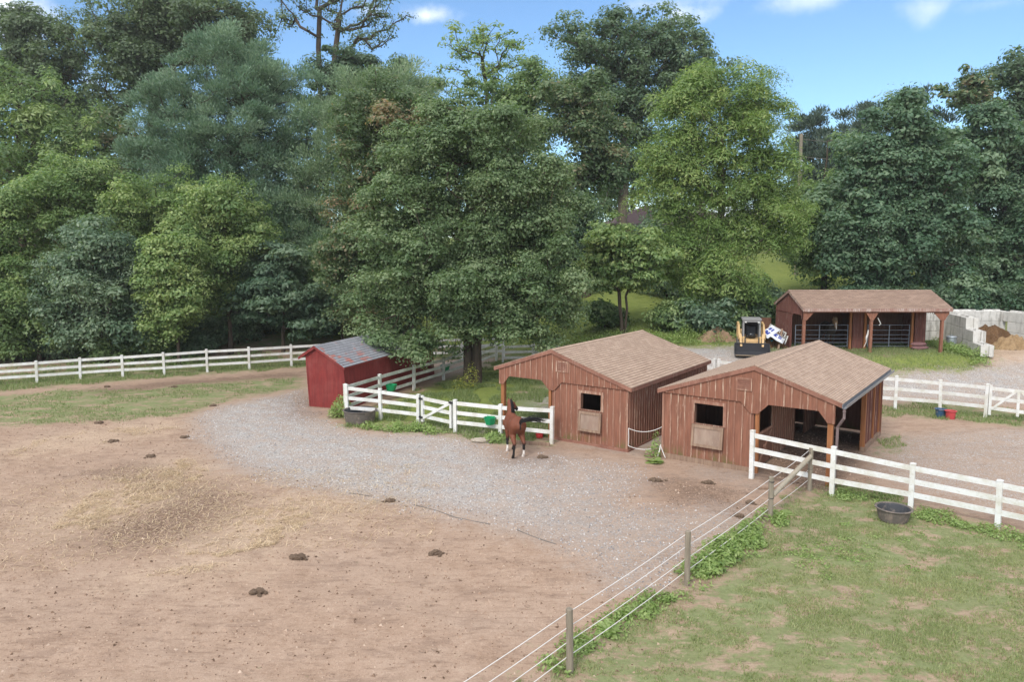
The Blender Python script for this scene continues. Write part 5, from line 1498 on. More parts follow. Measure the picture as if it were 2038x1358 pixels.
# edging strips lying in the gravel
for label, pts in (('long black edging strip half buried along the gravel', [(824, 1006), (868, 1018), (905, 1031), (940, 1039), (975, 1045)]), ('short dark edging strip in the gravel towards the rope fence', [(1028, 1056), (1055, 1068), (1085, 1078), (1108, 1086)]), ('shortest black edging strip, left of the dung on the gravel', [(695, 983), (715, 986), (735, 989)])):
    P = [gnd(*p) for p in pts]; o0 = P[0]
    mb = MB(); mb.tube([p - o0 + np.array([0, 0.05 * (i % 2), 0.012 - 0.012 * (i % 2)]) for i, p in enumerate(P)], 0.014, 6)
    o = mb.build('edging_strip', M['black_dirty'], None); o.location = tuple(o0); tag(o, label, 'edging')

# dung piles
DUNG = [(592, 1112, 0.42, 'largest dung pile, dark and crumbly, on the bare brown dirt'), (513, 1182, 0.26, 'small round dung pile nearest the lower left of the paddock'),
        (868, 1104, 0.24, 'small dung pile alone in the middle of the bare dirt'), (776, 999, 0.34, 'long dung pile lying across the edge of the grey gravel'),
        (1080, 912, 0.26, 'dung pile on the gravel just right of the bay horse'), (1494, 1003, 0.22, 'dung pile under the rope strands by the plank'),
        (1470, 1029, 0.22, 'dung pile on gravel beyond the rope fence, nearer of two by the ropes'), (300, 910, 0.30, 'flat dung pile above the loose straw'), (366, 872, 0.30, 'dung pile at the far left edge of the gravel'),
        (347, 771, 0.28, 'dung pile on brown earth below the long white fence, the one nearer the red shed'), (214, 771, 0.25, 'dung pile on brown earth below the long white fence, the one farther left'),
        (197, 843, 0.28, 'grey dung pile at the lower edge of the left grass'), (425, 809, 0.25, 'dung pile between the left grass and the gravel'), (1305, 958, 0.34, 'dung pile in front of the grey-guttered shed, left of another'), (1408, 963, 0.3, 'dung pile in front of the grey-guttered shed, right of another'),
        (226, 880, 0.3, 'flat tan clod beside the far straw litter')]
for px, py, r, lab in DUNG:
    p = gnd(px, py); mb = MB(); r *= 0.88
    n = int(14 + 44 * r)
    for i in range(n):
        a = rng.uniform(0, 6.28); d = r * math.sqrt(rng.random()) * rng.choice([0.35, 0.6, 0.95], p=[0.55, 0.33, 0.12]); b = rng.uniform(0.025, 0.06) * (1.2 if d < r * 0.5 else 0.8)
        x, y = d * math.cos(a) * 1.25, d * math.sin(a) * 0.8
        mb.blob((x, y, tz(p[0] + x, p[1] + y) - p[2] + b * 0.3 + max(0, 0.06 * (1 - d / (r * 0.7)) * rng.random())), (b * 1.2, b, b * 0.85), 1, rough=0.12)
    o = mb.build('dung_pile', M['manure'], None, fix=False); o.location = tuple(p); tag(o, lab, 'dung pile', 'dung piles on the ground')

# ------------------------------------------------------------------ house, utility pole
def house():
    bx_ = at(1300, 500, 78); bz = tz(bx_[0], 80) - 0.1
    t = thing('house', 'brick house with a brown hipped roof on the hill, mostly hidden by trees', 'house', (bx_[0], 80, bz), 0.12)
    top = CAM_H + (HOR - 408) / F_PX * 82 - bz
    eave = CAM_H + (HOR - 446) / F_PX * 78 - bz
    mb = MB(); mb.box((-3.6, 0, 0), (10.5, 8, eave)); mb.build('wall', M['house_brick'], t)
    mb = MB(); e = eave; o_ = 0.7
    v = [(-3.6 - o_, -o_, e), (10.5 + o_, -o_, e), (10.5 + o_, 8 + o_, e), (-3.6 - o_, 8 + o_, e), (0.6, 4, top), (6.4, 4, top)]
    mb.add(v, [(0, 1, 5, 4), (1, 2, 5), (2, 3, 4, 5), (3, 0, 4), (0, 3, 2, 1)]); mb.build('roof', M['house_roof'], t)
    mb = MB(); mb.box((-3.6 - o_, -o_ - 0.12, e - 0.22), (10.5 + o_, -o_, e + 0.02)); mb.build('gutter', M['black_dirty'], t)
    for x in (-1.9, 1.6, 5.2, 8.6):
        mb = MB(); mb.box((x - 0.65, -0.06, 1.0), (x + 0.65, -0.01, 2.4)); w = mb.build('window', M['house_white'], t)
        mb = MB(); mb.box((x - 0.55, -0.08, 1.08), (x + 0.55, -0.061, 2.32)); mb.build('pane', M['house_dark'], w)
    mb = MB(); mb.box((0.0, -0.62, 0), (0.16, -0.46, e - 0.05)); mb.build('porch_post', M['house_white'], t)
    mb = MB(); mb.box((6.6, 3.6, top - 0.5), (7.4, 4.4, top + 0.8)); mb.build('chimney', M['house_brick'], t)
house()
q = at(1595, 266, 66); bz = tz(q[0], 66)
tp = thing('utility_pole', 'grey timber utility pole between the yellow-green tree and the dark evergreens', 'pole', (q[0], 66, bz))
H = q[2] - bz
mb = MB(); mb.tube([(0, 0, -0.5), (0, 0, H * 0.5), (0, 0, H)], [0.19, 0.16, 0.14], 12); mb.build('shaft', M['grey_wood'], tp)
mb = MB(); mb.tube([(0.05, -0.16, H - 3.2), (0.05, -0.16, H - 2.3)], 0.12, 10); mb.build('junction_box', M['galv'], tp)
for k_, (py, lab) in enumerate(((277, 'upper'), (312, 'lower'))):
    a = at(1597, py, 66) - np.array([q[0], 66, bz]); b = at(2300, py + 10, 73) - np.array([q[0], 66, bz])
    mb = MB(); mb.tube(sag(a, b, 0.7, 15), 0.022, 5); mb.build('wire', M['black_dirty'], tp)
# ------------------------------------------------------------------ trees
import zlib
def leaf_quads(C, Nrm, ln, wd, fold=0.25):
    """C centres, Nrm approximate facing; pointed four-corner leaves"""
    N = len(C)
    Nrm = Nrm / (np.linalg.norm(Nrm, axis=1, keepdims=True) + 1e-9)
    r = rng.normal(size=(N, 3)); r -= (r * Nrm).sum(1, keepdims=True) * Nrm
    r /= np.linalg.norm(r, axis=1, keepdims=True) + 1e-9
    s = np.cross(Nrm, r)
    ln = ln * rng.uniform(0.65, 1.35, N); wd = wd * rng.uniform(0.65, 1.35, N)
    V = np.empty((N, 4, 3))
    V[:, 0] = C - r * ln[:, None]; V[:, 2] = C + r * ln[:, None]
    up = Nrm * (fold * wd)[:, None]
    V[:, 1] = C + s * wd[:, None] + up; V[:, 3] = C - s * wd[:, None] + up
    return V.reshape(-1, 3)

DN, DL, DR = 1.3, 1.12, 1.08
def tree(name, label, base, lobes, D, leaf, mat, nclump, nleaf, cr, trunk_r=0.25, bark='bark', kind='broad', flat=0.75, back=0.55, tint=(0.5, 0.15), aspect=0.55,
         stems=1, group=None, cat='tree', depth=1.0, droop=0.0, accents=None, hollow=0.45):
    """lobes: (px, py, rx, ry[, extra depth]) ellipses of the crown as seen, each a solid at its own distance"""
    global rng
    rng = np.random.default_rng(zlib.crc32(label.encode()) + 3)
    base = np.array(base, float); nclump = int(nclump * DN); nleaf = int(nleaf * DL); cr = cr * DR
    Ls = []
    for l in lobes:
        dd = D + (l[4] if len(l) > 4 else 0); c = at(l[0], l[1], dd); sc = dd / F_PX
        rx, rz = l[2] * sc, l[3] * sc
        Ls.append((c, np.array([rx, depth * (rx + min(rx, rz)) / 2, rz])))
    vol = np.array([np.prod(r) ** 0.75 for _, r in Ls]); vol /= vol.sum()
    per = 5; nS = max(int(nclump / per), 4); SR = cr * 1.75
    sup = []; tries = 0; md = SR * (0.8 if kind == 'conifer' else 0.92)
    while len(sup) < nS and tries < nS * 30:
        tries += 1
        i = rng.choice(len(Ls), p=vol); c, r = Ls[i]
        u = rng.normal(size=3); u /= np.linalg.norm(u)
        if u[1] > 0.25 and rng.random() > back: u[1] = -u[1]
        q = rng.random() ** hollow
        wob = 1 + 0.14 * math.sin(5 * u[0] + 3 * u[2] + i) + 0.12 * math.sin(9 * u[2] - 4 * u[1] + 2 * i)
        p = c + u * np.maximum(r - SR * 0.45, r * 0.5) * q * wob
        if p[2] < tz(p[0], p[1]) + 0.3: continue
        if sup and np.min(((np.array(sup) - p) ** 2).sum(1)) < md * md * (0.35 if tries > nS * 12 else 1): continue
        sup.append(p)
    sup = np.array(sup); nS = len(sup)
    kS = np.maximum(rng.poisson(nclump / nS, nS), 2); si = np.repeat(np.arange(nS), kS)
    dv = rng.normal(size=(len(si), 3)); dv /= np.linalg.norm(dv, axis=1, keepdims=True)
    dv *= (SR * rng.uniform(0.25, 1.0, len(si)) * (0.7 + 0.6 * rng.random(nS))[si])[:, None]; dv[:, 2] *= 0.85
    cl = sup[si] + dv
    keep = cl[:, 2] > terrain(cl[:, 0], cl[:, 1]) + 0.3
    cl = cl[keep]; si = si[keep]; n = len(cl)
    supt = rng.normal(0, tint[1] * 0.7, nS)
    t = thing(name, label, cat, base, 0, group)
    # foliage
    cc = sum(c * v for (c, _), v in zip(Ls, vol))
    rc = cr * rng.uniform(0.65, 1.35, n)
    cnt = np.maximum((nleaf * (rc / cr) ** 2 * rng.uniform(0.7, 1.3, n)).astype(int), 6)
    ci = np.repeat(np.arange(n), cnt); N = len(ci)
    u = rng.normal(size=(N, 3)); u /= np.linalg.norm(u, axis=1, keepdims=True)
    if kind == 'conifer':
        out = cl[ci] - cc; out[:, 2] = np.abs(out[:, 2]) * 0.3; out /= np.linalg.norm(out, axis=1, keepdims=True) + 1e-9
        u[:, 2] = np.where(rng.random(N) < 0.7, np.abs(u[:, 2]), u[:, 2]); rad_ = rng.random(N) ** 0.5
        off = u * rad_[:, None] * rc[ci][:, None]; off[:, 2] *= flat; off += out * (0.35 * rc[ci])[:, None] * rng.random(N)[:, None]
        C = cl[ci] + off
        ax = u * 0.9 + out * 0.35 + np.array([0, 0, 0.45]) + rng.normal(size=(N, 3)) * 0.25; ax /= np.linalg.norm(ax, axis=1, keepdims=True)
        s = np.cross(ax, rng.normal(size=(N, 3))); s /= np.linalg.norm(s, axis=1, keepdims=True) + 1e-9
        ln = leaf * rng.uniform(0.7, 1.3, N); w = leaf * aspect * rng.uniform(0.7, 1.3, N)
        V = np.empty((N, 4, 3)); V[:, 0] = C - ax * ln[:, None]; V[:, 2] = C + ax * ln[:, None]; V[:, 1] = C + s * w[:, None]; V[:, 3] = C - s * w[:, None]
        V = V.reshape(-1, 3)
    else:
        rad_ = rng.random(N) ** 0.42 * np.where(rng.random(N) < 0.10, rng.uniform(1.1, 1.55, N), 1.0)
        u[:, 2] = np.where(rng.random(N) < 0.72, np.abs(u[:, 2]), u[:, 2])
        off = u * (rad_ * rc[ci])[:, None]; off[:, 2] *= flat
        if droop: off[:, 2] -= droop * (off[:, 0] ** 2 + off[:, 1] ** 2) / rc[ci]
        C = cl[ci] + off
        nr = u * 1.0 + np.array([0, 0, 0.45]) + rng.normal(size=(N, 3)) * 0.33
        ls = leaf * rng.uniform(0.72, 1.35, n)[ci]
        V = leaf_quads(C, nr, ls, ls * aspect)
    ct = rng.normal(tint[0], tint[1] * 0.5, n) + supt[si]
    tt = ct[ci] + rng.normal(0, tint[1], N)
    ok = V.reshape(-1, 4, 3)[:, :, 2].min(1) > terrain(C[:, 0], C[:, 1]) + 0.02
    V = V.reshape(-1, 4, 3)[ok].reshape(-1, 3); tt = tt[ok]
    fast_mesh('crown', V - base, 4, L[mat], np.clip(tt, 0, 1), t)
    # woody skeleton: grow from the trunk towards every leaf clump
    zt = max(cl[:, 2].max() - cr * 0.5, base[2] + 1)
    nodes = []; par = []; leafw = []
    top = np.array([cc[0], cc[1], zt])
    for s_ in range(stems):
        off = np.array([0.0, 0, 0]) if stems == 1 else np.array([(s_ - (stems - 1) / 2) * trunk_r * 1.6, rng.normal(0, 0.1), 0])
        tp_ = top + (0 if stems == 1 else 1) * np.array([(s_ - (stems - 1) / 2) * 2.2, rng.normal(0, 0.5), -0.6 * s_])
        prev = -1
        for u_ in np.linspace(0, 1, 9):
            p = base + off * (1 - 0.3 * u_) + (tp_ - base) * np.array([u_ ** 1.5, u_ ** 1.5, u_]) + rng.normal(0, 0.10, 3) * np.array([1, 1, 0]) * (0.3 < u_ < 0.95) * (1 + trunk_r)
            nodes.append(p); par.append(prev); leafw.append(0.0); prev = len(nodes) - 1
    order = np.argsort(np.hypot(cl[:, 0] - cc[0], cl[:, 1] - cc[1]))
    for k_ in order:
        p = cl[k_]; A = np.array(nodes); dv = p - A; ds = np.linalg.norm(dv, axis=1)
        cost = ds + 1.2 * np.maximum(0, A[:, 2] - p[2] + 0.35 * np.hypot(dv[:, 0], dv[:, 1])) 
        low = A[:, 2] < base[2] + 0.22 * (zt - base[2]); cost = cost + np.where(low, 3.0, 0)
        j = int(np.argmin(cost))
        m = nodes[j] * 0.5 + p * 0.5 + rng.normal(0, 0.06, 3) * ds[j] + np.array([0, 0, -0.05 * ds[j]])
        nodes.append(m); par.append(j); leafw.append(0); nodes.append(p); par.append(len(nodes) - 2); leafw.append(1.0)
    w = np.array(leafw)
    for i in range(len(nodes) - 1, -1, -1):
        if par[i] >= 0: w[par[i]] += w[i]
    w = np.maximum(w, 0.5)
    R = trunk_r * (w / w.max()) ** 0.46
    R = np.maximum(R, 0.012)
    vs = []; fs = []; ns = 6
    for i, p in enumerate(nodes):
        if par[i] < 0: continue
        a = nodes[par[i]]; d = p - a; l = np.linalg.norm(d)
        if l < 1e-4: continue
        d = d / l; s = np.cross(d, [0.3, 0.9, 0.2]); s /= np.linalg.norm(s) + 1e-9; u2 = np.cross(s, d)
        r0 = min(R[par[i]], R[i] * 1.5); r1 = R[i]
        if par[par[i]] < 0: r0 = R[par[i]] * 1.35
        o = len(vs)
        for q, r in ((a, r0), (p, r1)):
            for k2 in range(ns):
                an = 2 * math.pi * k2 / ns
                vs.append(q - base + (s * math.cos(an) + u2 * math.sin(an)) * r)
        fs += [(o + k2, o + (k2 + 1) % ns, o + ns + (k2 + 1) % ns, o + ns + k2) for k2 in range(ns)]
    me = bpy.data.meshes.new('trunk'); me.from_pydata([tuple(v) for v in vs], [], fs); me.materials.append(M[bark])
    me.polygons.foreach_set('use_smooth', [True] * len(fs)); me.update()
    o = bpy.data.objects.new('trunk', me); COL.objects.link(o); o.parent = t
    return t

def bp(px, D):
    x = (px - CX) / F_PX * D
    return np.array([x, D, tz(x, D) - 0.05])

# the big tree in the pen
b = gnd(941, 762)
tree('pear_tree', 'largest dark green tree, twin-trunked, overhanging the pen between the sheds', b,
     [(930, 300, 165, 110), (1010, 420, 150, 165), (850, 450, 150, 150, -0.5), (930, 560, 210, 120, -1), (1060, 590, 95, 105, -0.5), (775, 610, 80, 80, -1.5), (960, 650, 140, 60, -2), (830, 670, 85, 42, -1), (1075, 670, 55, 40, -1), (795, 682, 62, 34, -3.2), (850, 690, 45, 30, -2.5)],
     39.5, 0.08, 'pear', 800, 180, 0.68, 0.25, stems=2, depth=0.8, aspect=0.6, tint=(0.46, 0.19))
tree('pear_tree', 'grey-green tree with rusty patches, left of and behind the largest tree', bp(745, 46),
     [(760, 300, 105, 150), (720, 430, 85, 130, -1), (700, 560, 62, 90, -1.5), (820, 240, 70, 80)], 46, 0.10, 'rust', 320, 150, 0.76, 0.22, aspect=0.55, tint=(0.36, 0.20))
tree('pine_tree', 'pale green pine between the big blue-green pine and the rusty tree', bp(690, 55),
     [(760, 210, 110, 70, 2), (690, 300, 85, 120), (660, 420, 80, 120), (840, 190, 55, 60, 2), (620, 400, 50, 110, 1), (650, 540, 70, 70)], 54, 0.125, 'pine_pale', 330, 180, 0.9, 0.25, kind='conifer', aspect=0.24)
# big blue-green pine
tree('pine_tree', 'large rounded blue-green pine towering over the left hedge', bp(455, 57),
     [(450, 130, 80, 62), (380, 210, 95, 70), (505, 200, 105, 85), (340, 290, 75, 65), (450, 300, 145, 95), (565, 300, 70, 95), (400, 390, 130, 75), (560, 420, 85, 95), (600, 540, 55, 90, -2), (300, 250, 40, 40), (420, 480, 130, 70, 1), (520, 520, 90, 70, 0)],
     56, 0.115, 'pine', 980, 215, 0.82, 0.4, kind='conifer', aspect=0.30, tint=(0.5, 0.16), flat=0.85)
# left side back row
tree('oak_tree', 'tall dark oak at the upper left corner', bp(70, 76), [(85, 80, 80, 75), (60, 170, 85, 70), (130, 150, 55, 60), (150, 230, 60, 50), (40, 60, 50, 60)], 76, 0.16, 'oak', 260, 100, 1.05, 0.4, flat=0.8, back=0.3, hollow=0.4, tint=(0.42, 0.15))
tree('oak_tree', 'broad dark oak standing behind the blue-green pine', bp(300, 74), [(230, 60, 85, 65), (330, 30, 120, 60), (250, 150, 85, 70), (420, 60, 110, 65), (300, 110, 110, 75), (235, 230, 50, 50), (500, 90, 50, 70)], 74, 0.16, 'oak', 420, 100, 1.05, 0.45, flat=0.8, back=0.3, tint=(0.45, 0.16))
tree('dead_topped_tree', 'sparse tall tree with bare grey limbs against the sky', bp(640, 80), [(620, 20, 85, 75), (700, 50, 85, 70), (760, 60, 55, 60), (690, 120, 60, 45), (570, -10, 40, 40), (660, -20, 120, 50)], 80, 0.14, 'oak', 150, 30, 0.8, 0.33, stems=2, bark='bark', flat=0.7, back=0.5, tint=(0.38, 0.15))
tree('oak_tree', 'dark oak mass below the sparse tall tree', bp(690, 76), [(700, 150, 70, 60), (650, 210, 50, 75), (770, 150, 45, 45)], 76, 0.2, 'dark', 90, 110, 1.0, 0.35, flat=0.65, tint=(0.4, 0.15))
tree('locust_tree', 'mid green tree with drooping sprays at the far left edge', bp(50, 58), [(50, 200, 90, 75), (20, 290, 110, 90), (130, 280, 90, 75), (-70, 230, 80, 100), (190, 340, 60, 50)], 58, 0.16, 'mid', 200, 105, 0.95, 0.3, droop=0.35, aspect=0.35, tint=(0.48, 0.18))
tree('brown_tinged_tree', 'brown-tinged tree wedged between the far left tree and the blue-green pine', bp(245, 60), [(235, 280, 55, 45), (250, 340, 60, 50)], 60, 0.15, 'rust', 50, 100, 0.85, 0.2, tint=(0.35, 0.15))
# left hedge row of small trees
tree('hedge_tree', 'light green hedge tree at the left edge of the picture', bp(-30, 46), [(-30, 470, 100, 110), (20, 560, 90, 95, -1), (-60, 600, 90, 80, -1), (40, 420, 70, 55)], 46, 0.096, 'bright', 212, 141, 0.75, 0.14, tint=(0.42, 0.17), stems=2)
tree('hedge_tree', 'widest yellow-green hedge tree, in front of the blue-green pine', bp(190, 49), [(175, 380, 95, 75), (110, 420, 90, 85), (260, 410, 85, 65), (330, 400, 70, 60), (200, 480, 120, 70)], 49, 0.096, 'bright', 300, 141, 0.78, 0.16, tint=(0.46, 0.17), stems=2)
tree('hedge_tree', 'yellow-green hedge tree with a narrow top, to the right of the widest one', bp(455, 48), [(450, 420, 80, 70), (500, 470, 70, 60), (400, 460, 70, 65), (430, 540, 55, 90, -0.5)], 48, 0.096, 'bright', 187, 148, 0.75, 0.15, tint=(0.52, 0.17))
tree('hedge_tree', 'grey-green rounded hedge tree over the middle of the long white fence', bp(205, 45), [(200, 520, 95, 75), (230, 590, 85, 80), (140, 590, 75, 75), (190, 650, 110, 45)], 45, 0.100, 'dogwood', 237, 148, 0.75, 0.14, tint=(0.55, 0.18), stems=2)
tree('hedge_tree', 'dark hedge tree behind the leftmost fence posts', bp(70, 45.5), [(70, 610, 95, 65), (30, 670, 90, 40), (110, 660, 70, 45)], 45.5, 0.096, 'mid', 137, 148, 0.75, 0.12, tint=(0.34, 0.16))
tree('hedge_tree', 'small bright yellow-green tree hanging low over the white fence', bp(350, 44.5), [(340, 530, 65, 55), (345, 600, 55, 60), (330, 650, 50, 35), (390, 570, 35, 50)], 44.5, 0.096, 'bright', 150, 155, 0.68, 0.1, tint=(0.58, 0.17))
tree('dogwood_tree', 'layered dark grey-green tree just left of the red shed', bp(560, 48), [(560, 530, 75, 50), (555, 590, 95, 50), (600, 630, 55, 35), (500, 610, 50, 40), (640, 590, 45, 45)], 48, 0.135, 'dogwood', 150, 110, 0.8, 0.12, flat=0.4, tint=(0.40, 0.17))
tree('hedge_tree', 'dark leafy tree behind the red shed roof', bp(680, 50), [(670, 540, 50, 60), (690, 610, 60, 40), (650, 610, 40, 40)], 50, 0.13, 'mid', 80, 110, 0.78, 0.12, tint=(0.38, 0.17))
for i, (px, D, w_, h_) in enumerate([(-80, 47.5, 90, 60), (20, 46.6, 75, 52), (110, 46.6, 65, 46), (215, 46.4, 75, 52), (310, 46.6, 65, 50), (385, 48, 40, 30), (470, 50, 60, 40), (660, 52, 35, 22), (540, 52.5, 55, 26)]):
    nm = ['at the far left edge', 'behind the first fence bays at left', 'beneath the leftmost hedge trees', 'beneath the grey-green hedge tree', 'beneath the low yellow-green tree', 'in the dark gap right of the low yellow-green tree', 'beneath the layered grey-green tree', 'above the red shed ridge', 'on the brown bank left of the red shed'][i]
    p = bp(px, D); py = HOR + (CAM_H - p[2]) / D * F_PX
    tree('bush', 'dark undergrowth bush ' + nm, p, [(px, py - h_ * 0.75, w_, h_)], D, 0.10, 'mid' if i in (0, 1, 3, 4) else 'dark', 90, 125, 0.58, 0.05, cat='bush', group='bushes under the hedge', tint=(0.40, 0.2))
for lab, px, D, lb, mt in [('mid green tree filling the gap behind the widest hedge tree', 150, 61, [(120, 440, 110, 70), (230, 480, 90, 70), (20, 420, 90, 80)], 'mid'), ('dark tree deep behind the low yellow-green hedge tree', 360, 60, [(360, 500, 90, 80), (300, 560, 90, 60), (450, 580, 80, 60)], 'dark'), ('dark tree deep behind the red shed', 640, 60, [(620, 600, 90, 60), (720, 600, 70, 70), (560, 560, 70, 60)], 'dark')]:
    tree('background_tree', lab, bp(px, D), lb, D, 0.19, mt, 90, 100, 1.1, 0.25, tint=(0.42, 0.16))
# middle background
tree('sparse_tree', 'thin feathery tree standing alone against the blue sky', bp(965, 66), [(940, 80, 52, 38), (1000, 105, 52, 55), (905, 130, 32, 45), (960, 160, 60, 35), (985, 70, 40, 30)], 66, 0.19, 'locust', 85, 24, 0.75, 0.2, aspect=0.3, droop=0.2, flat=0.5, bark='bark', tint=(0.52, 0.17))
tree('background_tree', 'pale green tree behind the top of the largest tree', bp(1040, 62), [(1000, 220, 70, 55), (1070, 170, 60, 60), (1030, 250, 90, 70)], 62, 0.15, 'mid', 110, 100, 0.9, 0.22, tint=(0.45, 0.16))
tree('background_tree', 'rusty olive tree behind the right shoulder of the largest tree', bp(1165, 58), [(1165, 230, 70, 75), (1180, 310, 65, 90), (1140, 370, 60, 90), (1110, 210, 45, 50)], 58, 0.14, 'rust', 140, 105, 0.88, 0.22, tint=(0.33, 0.15), droop=0.2)
tree('oak_tree', 'very tall dark oak left of the yellow-green tree', bp(1235, 74), [(1150, 75, 62, 52), (1230, 100, 85, 75), (1320, 80, 75, 55), (1385, 110, 48, 55), (1200, 200, 80, 85), (1260, 250, 60, 110), (1340, 170, 80, 70), (1215, 340, 45, 85), (1440, 120, 30, 35)], 74, 0.16, 'dark', 430, 105, 1.05, 0.5, bark='bark_pale', flat=0.8, tint=(0.55, 0.16), back=0.35)
tree('walnut_tree', 'tall bright yellow-green tree behind the two tan-roofed sheds', bp(1428, 47),
     [(1420, 160, 72, 50), (1370, 230, 85, 75), (1470, 240, 85, 85), (1350, 330, 95, 80), (1490, 350, 100, 90), (1400, 430, 100, 80), (1510, 460, 95, 75), (1440, 540, 95, 75, -1), (1345, 500, 55, 80), (1560, 410, 55, 60), (1310, 390, 55, 60), (1480, 590, 60, 40, -1.5)],
     47, 0.115, 'locust', 680, 160, 0.80, 0.27, bark='bark_pale', aspect=0.27, droop=0.4, flat=0.7, tint=(0.50, 0.17), depth=0.75)
b = gnd(1241, 664)
tree('small_tree', 'small bright green tree on two thin stems, in front of the lawn', b, [(1222, 478, 56, 32), (1200, 515, 48, 46), (1265, 510, 60, 48), (1235, 560, 75, 40), (1290, 560, 30, 30), (1180, 560, 30, 26), (1295, 480, 30, 22)], b[1], 0.115, 'bright', 150, 90, 0.58, 0.11, stems=2, flat=0.5, tint=(0.5, 0.18), bark='bark')
tree('background_tree', 'leafy tree filling in behind the small two-stemmed tree', bp(1330, 56), [(1320, 470, 50, 50), (1345, 560, 55, 50), (1320, 610, 40, 30)], 56, 0.15, 'dogwood', 80, 110, 0.8, 0.15, tint=(0.45, 0.17))
tree('background_tree', 'dark tree closing the gap between the largest tree and the small two-stemmed tree', bp(1170, 58), [(1155, 440, 45, 60), (1130, 500, 45, 60), (1100, 440, 40, 70), (1180, 500, 40, 40)], 58, 0.13, 'dogwood', 110, 120, 0.85, 0.2, tint=(0.42, 0.16))
tree('background_tree', 'grey-green tree far behind the crown of the largest tree', bp(930, 62), [(900, 350, 120, 110), (1020, 400, 100, 110), (820, 430, 80, 110)], 62, 0.17, 'dogwood', 170, 100, 1.05, 0.25, tint=(0.42, 0.16))
tree('background_tree', 'leafy tree behind the roof of the hilltop brick house', bp(1262, 92), [(1250, 340, 45, 60), (1215, 390, 40, 45), (1300, 370, 40, 45)], 92, 0.2, 'mid', 70, 100, 1.15, 0.25, tint=(0.45, 0.16))
# right side
tree('maple_tree', 'dark blue-green maple directly behind the brown-roofed stable', bp(1790, 51),
     [(1790, 240, 62, 62), (1800, 330, 110, 90), (1740, 340, 75, 80), (1850, 370, 80, 90), (1710, 440, 80, 75), (1800, 470, 130, 90), (1740, 530, 95, 60), (1870, 540, 80, 60), (1720, 590, 70, 30)],
     51, 0.125, 'maple', 460, 170, 0.88, 0.34, aspect=0.65, tint=(0.48, 0.19), bark='bark', depth=0.8)
tree('maple_tree', 'dark maple at the right edge above the concrete blocks', bp(1975, 53),
     [(1960, 290, 85, 70), (2030, 330, 95, 90), (1950, 390, 85, 80), (2040, 450, 110, 90), (1950, 500, 90, 75), (2040, 560, 100, 60), (1910, 560, 70, 45), (2150, 400, 100, 130)],
     53, 0.125, 'maple', 430, 170, 0.88, 0.34, aspect=0.65, tint=(0.48, 0.19), depth=0.8)
tree('oak_tree', 'dark tall tree at the upper right corner', bp(2030, 68), [(2010, 170, 48, 45), (2060, 170, 70, 60), (1980, 220, 60, 40), (2050, 250, 90, 60)], 68, 0.18, 'dark', 120, 110, 1.0, 0.35, tint=(0.42, 0.16))
tree('rusty_tree', 'thin rust-tinged treetop above the dark maples', bp(1930, 66), [(1935, 180, 36, 30), (1900, 185, 22, 15), (1945, 205, 30, 25)], 66, 0.17, 'rust', 36, 60, 0.7, 0.16, tint=(0.4, 0.2))
for i, (px, D, tp, w_) in enumerate([(1625, 71, 236, 30), (1675, 73, 228, 32), (1712, 70, 212, 34), (1745, 72, 205, 34), (1600, 74, 250, 24), (1655, 68, 258, 30), (1825, 71, 195, 42), (1868, 72, 225, 36)]):
    nm = ['nearest the utility pole', 'second in the row right of the utility pole', 'with a tall spire, behind the left side of the maple', 'tallest, behind the maple crown', 'leftmost, behind the utility pole', 'shortest and forward of the row', 'showing over the right side of the maple', 'rightmost, over the gap between the maples'][i]
    tree('spruce_tree', 'dark spruce ' + nm, bp(px, D), [(px, tp + 14, w_ * 0.3, 24), (px, tp + 50, w_ * 0.8, 40), (px, tp + 110, w_ * 1.25, 55), (px, tp + 190, w_ * 1.5, 70), (px, tp + 280, w_ * 1.6, 60)], D, 0.19, 'spruce', 150, 120, 0.76, 0.16, kind='conifer', aspect=0.24, group='row of dark spruces', tint=(0.45, 0.2), flat=0.7)
tree('background_tree', 'mid green tree between the yellow-green tree and the dark maple', bp(1640, 56), [(1650, 400, 55, 60), (1610, 450, 60, 60), (1640, 520, 60, 60), (1680, 300, 45, 50, 3)], 56, 0.15, 'mid', 120, 110, 0.88, 0.2, tint=(0.45, 0.17))
for i, (px, D, w_, h_, mt, lab) in enumerate([(1395, 44, 55, 40, 'dogwood', 'grey-green bush under the yellow-green tree trunk'), (1340, 44.5, 45, 38, 'mid', 'mid green bush between the two-stemmed tree and the yellow-green tree'), (1520, 47, 50, 45, 'dark', 'dark bush behind the yellow loader'),
        (1640, 48, 50, 34, 'dark', 'dark bush behind the left end of the stable roof'), (1720, 48.5, 60, 34, 'maple', 'dark bush behind the middle of the stable roof'), (1830, 49, 70, 40, 'dark', 'dark bush behind the right end of the stable roof'), (1960, 49.5, 70, 40, 'maple', 'dark bush rising behind the concrete blocks'), (2050, 49, 60, 40, 'dark', 'dark bush behind the blocks at the right edge'),
        (1205, 47.5, 34, 22, 'mid', 'low bush on the lawn left of the two-stemmed trunk'), (1450, 46, 40, 30, 'mid', 'ragged bush behind the sandy soil heap')]):
    p = bp(px, D); py = HOR + (CAM_H - p[2]) / D * F_PX
    tree('bush', lab, p, [(px, py - h_ * 0.7, w_, h_)], D, 0.12, mt, 42, 110, 0.6, 0.05, cat='bush', tint=(0.42, 0.2))
